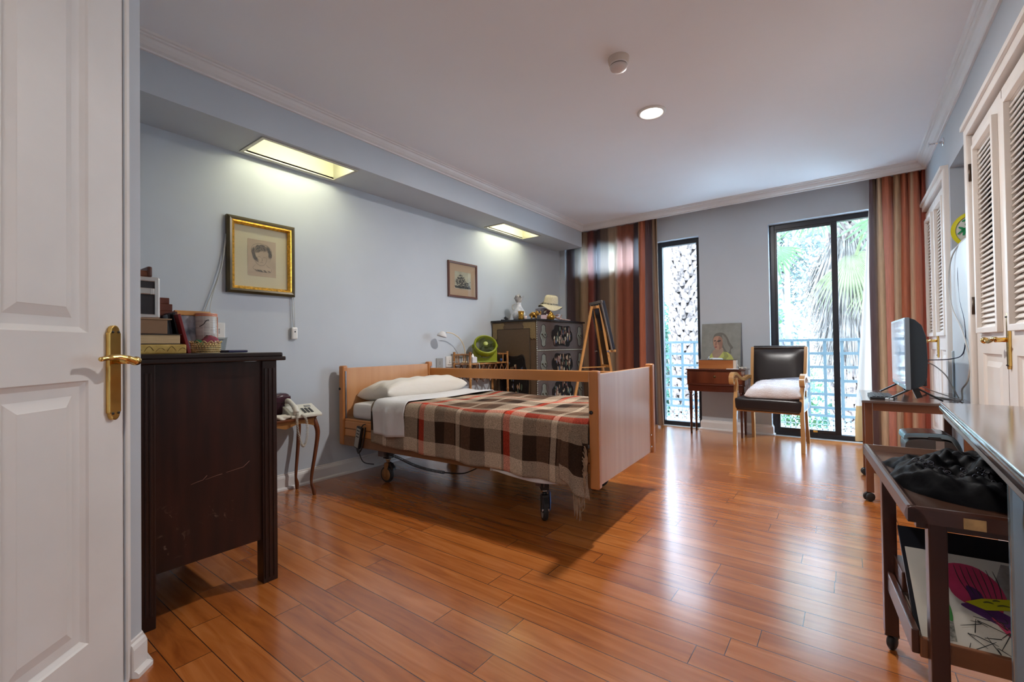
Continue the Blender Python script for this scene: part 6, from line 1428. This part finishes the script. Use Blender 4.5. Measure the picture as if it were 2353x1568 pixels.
mb = flat(None, frame((0, 0, .003), (1, 0, 0), (0, 1, 0)), [
    (5, [(.030, .02), (.048, .245), (.075, .245), (.070, .02)], False),
    (4, [(.050, .09), (.060, .12), (.072, .11), (.070, .07)], True),
    (2, [(.16, .16), (.20, .255), (.293, .25), (.293, .13), (.24, .12)], False),
    (0, [(.082, .225), (.14, .235), (.180, .20), (.190, .15), (.175, .12), (.185, .09), (.15, .12), (.12, .12), (.082, .15)], True),
    (1, [(.115, .175), (.14, .165), (.15, .13), (.175, .12), (.205, .10), (.20, .07), (.16, .085), (.13, .10), (.095, .12), (.118, .135)], True),
    (0, [(.150, .10), (.162, .095), (.195, .055), (.175, .06)], True)], .0001, .0003)
mb.build('marker_shapes', DC, dsh)
random.seed(6); mb = MB(); lines = []
for _ in range(34):
    x, y = random.uniform(.09, .26), random.uniform(.01, .10); lines.append([(x, y), (x+random.uniform(-.02, .03), y+random.uniform(-.02, .02)), (x+random.uniform(-.03, .05), max(.004, y+random.uniform(-.03, .03)))])
for k in range(7): lines.append([(.10+k*.013, .23), (.105+k*.013, .19), (.12+k*.010, .15)])
strokes(mb, frame((0, 0, .003), (1, 0, 0), (0, 1, 0)), lines, .0022, .0012); mb.build('ink_lines', DC[3], dsh)
mb = MB(); mb.prism([(0, 0), (.035, .012), (.13, .020), (.13, -.006), (.035, -.016)], .003, frame((0, 0, 0), (cos(.12), sin(.12), 0), (-sin(.12), cos(.12), 0))); o = mb.build('yellow_leaflet', M('yellow_card', (.55, .52, .01), .5), dsh); o.location = (.150, .115, .007)
o.parent = None; o.location = dsh.matrix_basis @ Vector((.105, .128, .007)); o.rotation_euler = dsh.rotation_euler; tag(o, 'yellow printed strip lying across the marker drawing', 'leaflet')
mb = MB(); strokes(mb, frame((0, 0, .0035), (cos(.12), sin(.12), 0), (-sin(.12), cos(.12), 0)), [[(.035, .002), (.045, .004), (.055, .001)], [(.060, -.004), (.072, -.001), (.085, -.003)], [(.055, .008), (.062, .010), (.070, .009)], [(.09, .008), (.10, .010), (.11, .008)], [(.092, -.002), (.10, .0), (.118, -.001)]], .004); mb.build('print', M('dark_print', (.10, .10, .02), .6), o)
mb = MB(); mb.tube([on_trolley((.075, .53, .268)), on_trolley((.088, .44, .300))], .0045, 8); tag(mb.build('pencil', M('orange_pencil', (.55, .20, .02), .4)), 'orange pencil lying in the trolley rack', 'pencil')
# black garment bundle on the tray
random.seed(14)
mb = MB()
def garment(a, q_):
    x, y = 2*a-1, 2*q_-1; r_ = max(0, 1-abs(x)**3.0)**.5*max(0, 1-abs(y)**2.6)**.5
    b_ = .222+.195*x+.02*sin(4*y); s_ = .33+.25*y*(1-.35*max(0, -x)**2)+.03*sin(3*x+1)-.06*x
    z = TZ-.018+r_*(.060+.014*sin(5*x+2*y)+.010*sin(11*x-4*y+1)+.010*sin(17*y+6*x)+.012*cos(2*x+6*y)+.006*sin(31*x+13*y)+.005*sin(27*y-19*x))
    return on_trolley((b_, s_, z))
mb.grid(garment, 70, 60); mb.grid(lambda a, q_: garment(q_, a)*1+Vector((0, 0, 0))-Vector((0, 0, 1))*max(0, garment(q_, a).z-(TZ-.017)), 20, 20)
gm = mb.build('black_garment', M('black_velvet', (.0025, .003, .005), .6, bump=.2, bscale=30, spec=.12)); tag(gm, 'crumpled shiny black garment lying on the trolley tray', 'garment')
mb = MB(); random.seed(15)
for k in range(44):
    a, q_ = .12+.013*k+random.uniform(-.01, .01), .30+.06*sin(k)+random.uniform(-.03, .03); p = garment(a, q_)+Vector((0, 0, .003)); r_ = random.uniform(.003, .006)
    mb.tube(catmull([p, p+Vector((r_, 0, r_)), p+Vector((0, r_, r_*1.5)), p+Vector((-r_, 0, r_*.6))], 4, True), .0012, 5, closed=True)
mb.build('sequin_trim', M('sequins', (.06, .06, .08), .25, .5), gm)

# ---------------------------------------------------------------- near table (foreground right)
nt_ = empty('side_console', 'glossy dark topped table at the right foreground edge', 'table', (.222, 1.035, 0), radians(-1.9))
NTOP = M('gloss_top', (.16, .115, .10), .13, var=.10, vscale=3, spec=.8, coat=.6)
NW, NL = .345, 1.175
MB().box(0, NW, 0, NL, .782, .800, .004, seg=3).build('tabletop', NTOP, nt_)
mb = MB(); mb.box(-.004, .010, -.002, NL+.004, .772, .790, .005); mb.box(0, NW, NL-.006, NL+.005, .772, .790, .004); mb.build('edge_moulding', M('edge_dark', (.055, .04, .04), .18, coat=.5), nt_)
mb = MB(); mb.box(.006, .018, 0, NL, .748, .774, .002); mb.box(.006, NW, NL-.016, NL-.004, .748, .774, .002); mb.build('apron', M('apron_pale', (.30, .30, .29), .35), nt_)
MB().box(.014, .036, .236, .258, 0, .75, .004).build('leg', M('metal_leg', (.30, .42, .48), .22, .7), nt_)
MB().box(NW-.05, NW-.02, .115, .14, 0, .75, .004).build('leg', MATS['metal_leg'], nt_)
MB().box(NW-.05, NW-.02, NL-.10, NL-.07, 0, .75, .004).build('leg', MATS['metal_leg'], nt_)
mb = MB(); mb.box(.036, NW-.02, .243, .253, .66, .75, .002); mb.build('end_rail', MATS['edge_dark'], nt_)
mb = MB(); mb.prism(catmull([(0, 0, 0), (.05, .0, 0), (.045, -.03, 0), (.02, -.06, 0), (.0, -.075, 0)], 4), .012, frame((.036, .238, .70), (1, 0, 0), (0, 0, 1))); mb.build('corner_bracket', M('pale_bracket', (.50, .33, .18), .5), nt_)

# ---------------------------------------------------------------- outside
tag(MB().box(-4.2, 2.2, 5.93, 6.75, -.14, -.04).build('floor_balcony', M('balcony_slab', (.75, .76, .76), .8)), 'narrow balcony slab outside the windows', 'balcony', kind='structure')
RAIL = M('blue_grey_rail', (0.124, 0.178, 0.198), .5)
rl = empty('balcony_railing', 'blue-grey square lattice railing outside the windows', 'railing', (0, 6.6, 0))
mb = MB(); mb.box(-4, 2.2, -.022, .022, 1.035, 1.068, .003); mb.box(-4, 2.2, -.018, .018, .125, .155); mb.build('rail', RAIL, rl)
mb = MB()
for k in range(1, 6): mb.box(-4, 2.2, -.012, .012, 1.052-k*.1637-.016, 1.052-k*.1637+.016)
for k in range(37): x = -3.9+k*.167; mb.box(x-.016, x+.016, -.009, .014, .14, 1.05)
mb.build('lattice_bars', RAIL, rl)
mb = MB()
for k in range(3): mb.box(-4, 2.2, .016, .022, -.03+k*.055-.005, -.03+k*.055+.005)
for k in range(112): x = -3.95+k*.055; mb.box(x-.005, x+.005, .016, .022, -.04, .125)
mb.build('fine_mesh', M('pale_mesh', (0.341, 0.403, 0.434), .5), rl)
tag(MB().box(-40, 40, 6.9, 60, -3.1, -3).build('ground', M('garden_ground', (.60, .66, .66), .95, var=.4, vscale=1.5)), 'garden ground below the balcony', 'ground', kind='structure')
BARK = M('palm_bark', (0.043, 0.031, 0.026), .9, col2=(0.287, 0.225, 0.202), vscale=14, trans=0)
BARKD = M('palm_core', (.045, .032, .028), .9)
def leafmat(n, c, tr=.35): return M(n, c, .6, var=.45, vscale=2.2, trans=tr, spec=.3)
LG = [leafmat('leaf_bluegreen', (0.062, 0.147, 0.105)), leafmat('leaf_green', (0.070, 0.155, 0.070)), leafmat('leaf_pale', (0.139, 0.194, 0.124)), leafmat('leaf_grey', (0.132, 0.163, 0.155))]
FRG = leafmat('frond_green', (.090, .155, .070), .4); FRP = leafmat('frond_pale', (.21, .235, .12), .45); DEAD = M('dead_frond', (0.070, 0.059, 0.053), .85, col2=(0.310, 0.271, 0.240), vscale=7, trans=.15)
def palm_trunk(root, x, y, r_, z0, z1, seed, tap=0):
    random.seed(seed); mb = MB(); mb.tube([(0, 0, z0), (0, 0, z1)], [r_*.86, r_*.86], 16); mb.build('trunk', BARKD, root)
    mb = MB(); dz = .10; k = 0; z = z0
    while z < z1:
        n = 11
        for i in range(n):
            a = 2*pi*(i+.5*(k % 2))/n+random.uniform(-.09, .09)
            if sin(a) > .55: continue
            w_ = r_*2*pi/n*random.uniform(.42, .62); h_ = random.uniform(.12, .20); o_ = random.uniform(.06, .13); c_ = Vector((cos(a), sin(a), 0)); s_ = Vector((-sin(a), cos(a), 0)); zz = z+random.uniform(-.02, .02); tl = random.uniform(-.03, .03)
            b0 = c_*r_*.84+Vector((0, 0, zz)); p = [b0-s_*w_, b0+s_*w_, b0+c_*o_*.6+s_*(w_*.7+tl)+Vector((0, 0, h_*.75)), b0+c_*o_*.6-s_*(w_*.7-tl)+Vector((0, 0, h_*.75)), b0+c_*o_+s_*tl*1.5+Vector((0, 0, h_))]
            low = b0+c_*o_*.75+Vector((0, 0, -.015))
            mb.face([p[0], low, p[3]]); mb.face([low, p[1], p[2]]); mb.face([low, p[2], p[4]]); mb.face([low, p[4], p[3]]); mb.face([p[0], p[3], p[4], p[2], p[1]])
        z += dz; k += 1
    mb.build('bark_scales', BARK, root)
def frond(mb, c, d, up, R_, n=26, spread=2.6, droop=.25):
    """fan palm leaf: folded segments radiating from c, axis d"""
    d = Vector(d).normalized(); n_ = Vector(up).normalized(); s_ = d.cross(n_).normalized()
    for i in range(n):
        a = -spread/2+spread*(i+.5)/n; e = d*cos(a)+s_*sin(a); w_ = R_*.38*spread/n*1.35; q_ = n_.cross(e).normalized()
        L_ = R_*random.uniform(.85, 1.05); p0 = Vector(c)+e*R_*.06; p1 = Vector(c)+e*L_*.6-Vector((0, 0, droop*L_*.12)); p2 = Vector(c)+e*L_-Vector((0, 0, droop*L_*.55))
        f_ = n_*w_*.25
        mb.face([p0, p1-q_*w_*.5-f_, p1+f_]); mb.face([p0, p1+f_, p1+q_*w_*.5-f_]); mb.face([p1-q_*w_*.5-f_, p2, p1+f_]); mb.face([p1+f_, p2, p1+q_*w_*.5-f_])
p1 = empty('palm_tree', 'thick palm trunk with diamond bark seen through the narrow window', 'palm tree', (-2.47, 8.8, 0))
palm_trunk(p1, 0, 0, .235, -3, 3.6, 31)
mb = MB(); random.seed(2)
for k in range(9): a = 2*pi*k/9; frond(mb, (.9*cos(a), .9*sin(a), 4.0), (cos(a), sin(a), .1), (0, 0, 1), .9)
mb.build('fronds', FRG, p1)
p2 = empty('palm_tree', 'palm tree with a hanging skirt of dead fronds outside the sliding door', 'palm tree', (.02, 8.9, 0))
palm_trunk(p2, 0, 0, .22, -3, 3.9, 32)
random.seed(17); mb = MB()
for k in range(1500):
    a = random.uniform(pi*.85, 2.15*pi); lvl = random.choice((0, 0, 1, 2)); zt = (2.75, 2.15, 1.65)[lvl]+random.uniform(-.25, .15); L_ = random.uniform(.8, 1.5)*(1 if lvl else 1.15); sp_ = random.uniform(.25, .62) if lvl == 0 else random.uniform(.25, .5)
    c_ = Vector((cos(a), sin(a), 0)); top = c_*random.uniform(.10, .24)+Vector((0, 0, zt)); mid = c_*(.22+sp_*.5)+Vector((random.uniform(-.03, .03), 0, zt-L_*.5)); bot = c_*(.22+sp_)+Vector((random.uniform(-.07, .07), 0, zt-L_)); w_ = Vector((-sin(a), cos(a), 0))*random.uniform(.006, .016)
    mb.face([top, mid+w_, mid-w_]); mb.face([mid+w_, bot, mid-w_])
mb.build('dead_skirt', DEAD, p2)
mb = MB()
for c_, d_, R_ in (((.02, -.62, 2.35), (.35, -.2, -.8), .85), ((.30, -.5, 2.05), (.5, -.3, -.7), .7)): frond(mb, c_, d_, (0, -1, .3), R_, 34, 2.4, .35)
mb.tube([(.0, -.1, 3.3), (.22, -.45, 2.75), (.10, -.6, 2.3)], .022, 6)
mb.build('pale_frond', FRP, p2)
mb = MB()
for c_, d_, R_ in (((-1.0, -.4, 2.62), (-.2, -.2, -.8), .58), ((-.35, -.7, 3.15), (-.3, -.3, -.8), .65), ((-1.35, .3, 3.3), (-.5, 0, -.8), .8), ((.55, -.7, 2.9), (.4, -.3, -.8), .75)): frond(mb, c_, d_, (0, -1, .25), R_, 24, 3.4, .2); mb.tube([Vector(c_), Vector((0, 0, 3.6))], .012, 5)
for k in range(8): a = 2*pi*k/8; frond(mb, (.9*cos(a), .9*sin(a), 4.1), (cos(a), sin(a), .1), (0, 0, 1), .9)
mb.build('green_fronds', FRG, p2)
def leafy(name, label, loc, rad, n, mat, seed, size=.06, cat='tree', trunk=True, group=None, sparse=1.0):
    random.seed(seed); r0 = empty(name, label, cat, loc, group=group); mb = MB()
    blobs = [(Vector((random.uniform(-.6, .6)*rad[0], random.uniform(-.5, .5)*rad[1], random.uniform(-.8, .8)*rad[2])), random.uniform(.25, .5)) for _ in range(26)]
    for k in range(n):
        bc, br = random.choice(blobs); d = Vector((random.gauss(0, 1), random.gauss(0, 1), random.gauss(0, 1))).normalized()*random.uniform(.5, 1)
        p = bc+Vector((d.x*rad[0]*br, d.y*rad[1]*br, d.z*rad[2]*br)); u_ = Vector((random.uniform(-1, 1), random.uniform(-1, 1), random.uniform(-1, 1))).normalized(); v_ = u_.cross(Vector((random.uniform(-1, 1), random.uniform(-1, 1), random.uniform(-1, 1)))).normalized(); s_ = size*random.uniform(.6, 1.3)
        mb.face([p-u_*s_, p+v_*s_*.4, p+u_*s_, p-v_*s_*.4])
    mb.build('foliage', mat, r0)
    if trunk:
        mb = MB(); mb.tube([(0, 0, -loc[2]-3), (.05, 0, -rad[2]*.4), (0, 0, rad[2]*.2)], [.12, .10, .05], 8)
        for _ in range(9):
            bc, br = random.choice(blobs); mb.tube([(0, 0, -rad[2]*.5), Vector((bc.x*.5, bc.y*.5, bc.z*.3)), bc], [.05, .035, .012], 6)
        mb.build('branches', M('tree_bark', (0.217, 0.202, 0.194), .9, var=.2, vscale=8), r0)
    return r0
leafy('leafy_shrub', 'blue-green shrub left of the thick palm trunk', (-4.0, 12.2, .6), (1.5, .9, 2.3), 5200, LG[0], 41, .085, 'shrub')
leafy('leafy_shrub', 'green shrub right of the thick palm trunk', (-2.4, 12.6, .5), (1.3, .9, 2.4), 4200, LG[1], 42, .085, 'shrub')
leafy('garden_tree', 'pale thin-leaved tree behind the sliding door', (-1.55, 14.5, 3.8), (2.0, 1.0, 4.3), 6500, LG[3], 43, .085, 'tree')
leafy('garden_tree', 'pale green tree far behind the dead palm skirt', (1.4, 16, 3.8), (2.8, 1.2, 4.8), 7500, LG[2], 44, .09, 'tree')
leafy('leafy_shrub', 'low green shrub behind the lattice left of the armchair', (-1.3, 11.2, -.6), (1.3, .8, 1.3), 4200, LG[1], 45, .07, 'shrub')
leafy('leafy_shrub', 'low green shrub behind the lattice right of the armchair', (.3, 10.8, -1.0), (1.2, .7, 1.2), 3600, LG[0], 46, .07, 'shrub')
r0 = empty('bare_tree', 'pale forked bare tree behind the sliding door', 'tree', (-1.15, 11.8, -3)); random.seed(51); mb = MB()
def branch(p, d, L_, r_, dep):
    e = p+d*L_; mb.tube([p, (p+e)/2+Vector((random.uniform(-.04, .04), 0, 0)), e], [r_, r_*.85, r_*.7], 6)
    if dep: 
        for _ in range(2 if dep > 2 else 3): branch(e, (d+Vector((random.uniform(-.55, .55), random.uniform(-.3, .3), random.uniform(-.1, .25)))).normalized(), L_*random.uniform(.6, .8), r_*.62, dep-1)
branch(Vector((0, 0, 0)), Vector((.02, 0, 1)), 3.6, .11, 5); branch(Vector((-.1, 0, 2.8)), Vector((-.35, 0, 1)).normalized(), 1.6, .07, 4)
mb.build('branches', M('pale_bark', (0.155, 0.155, 0.171), .9, var=.2, vscale=7), r0)
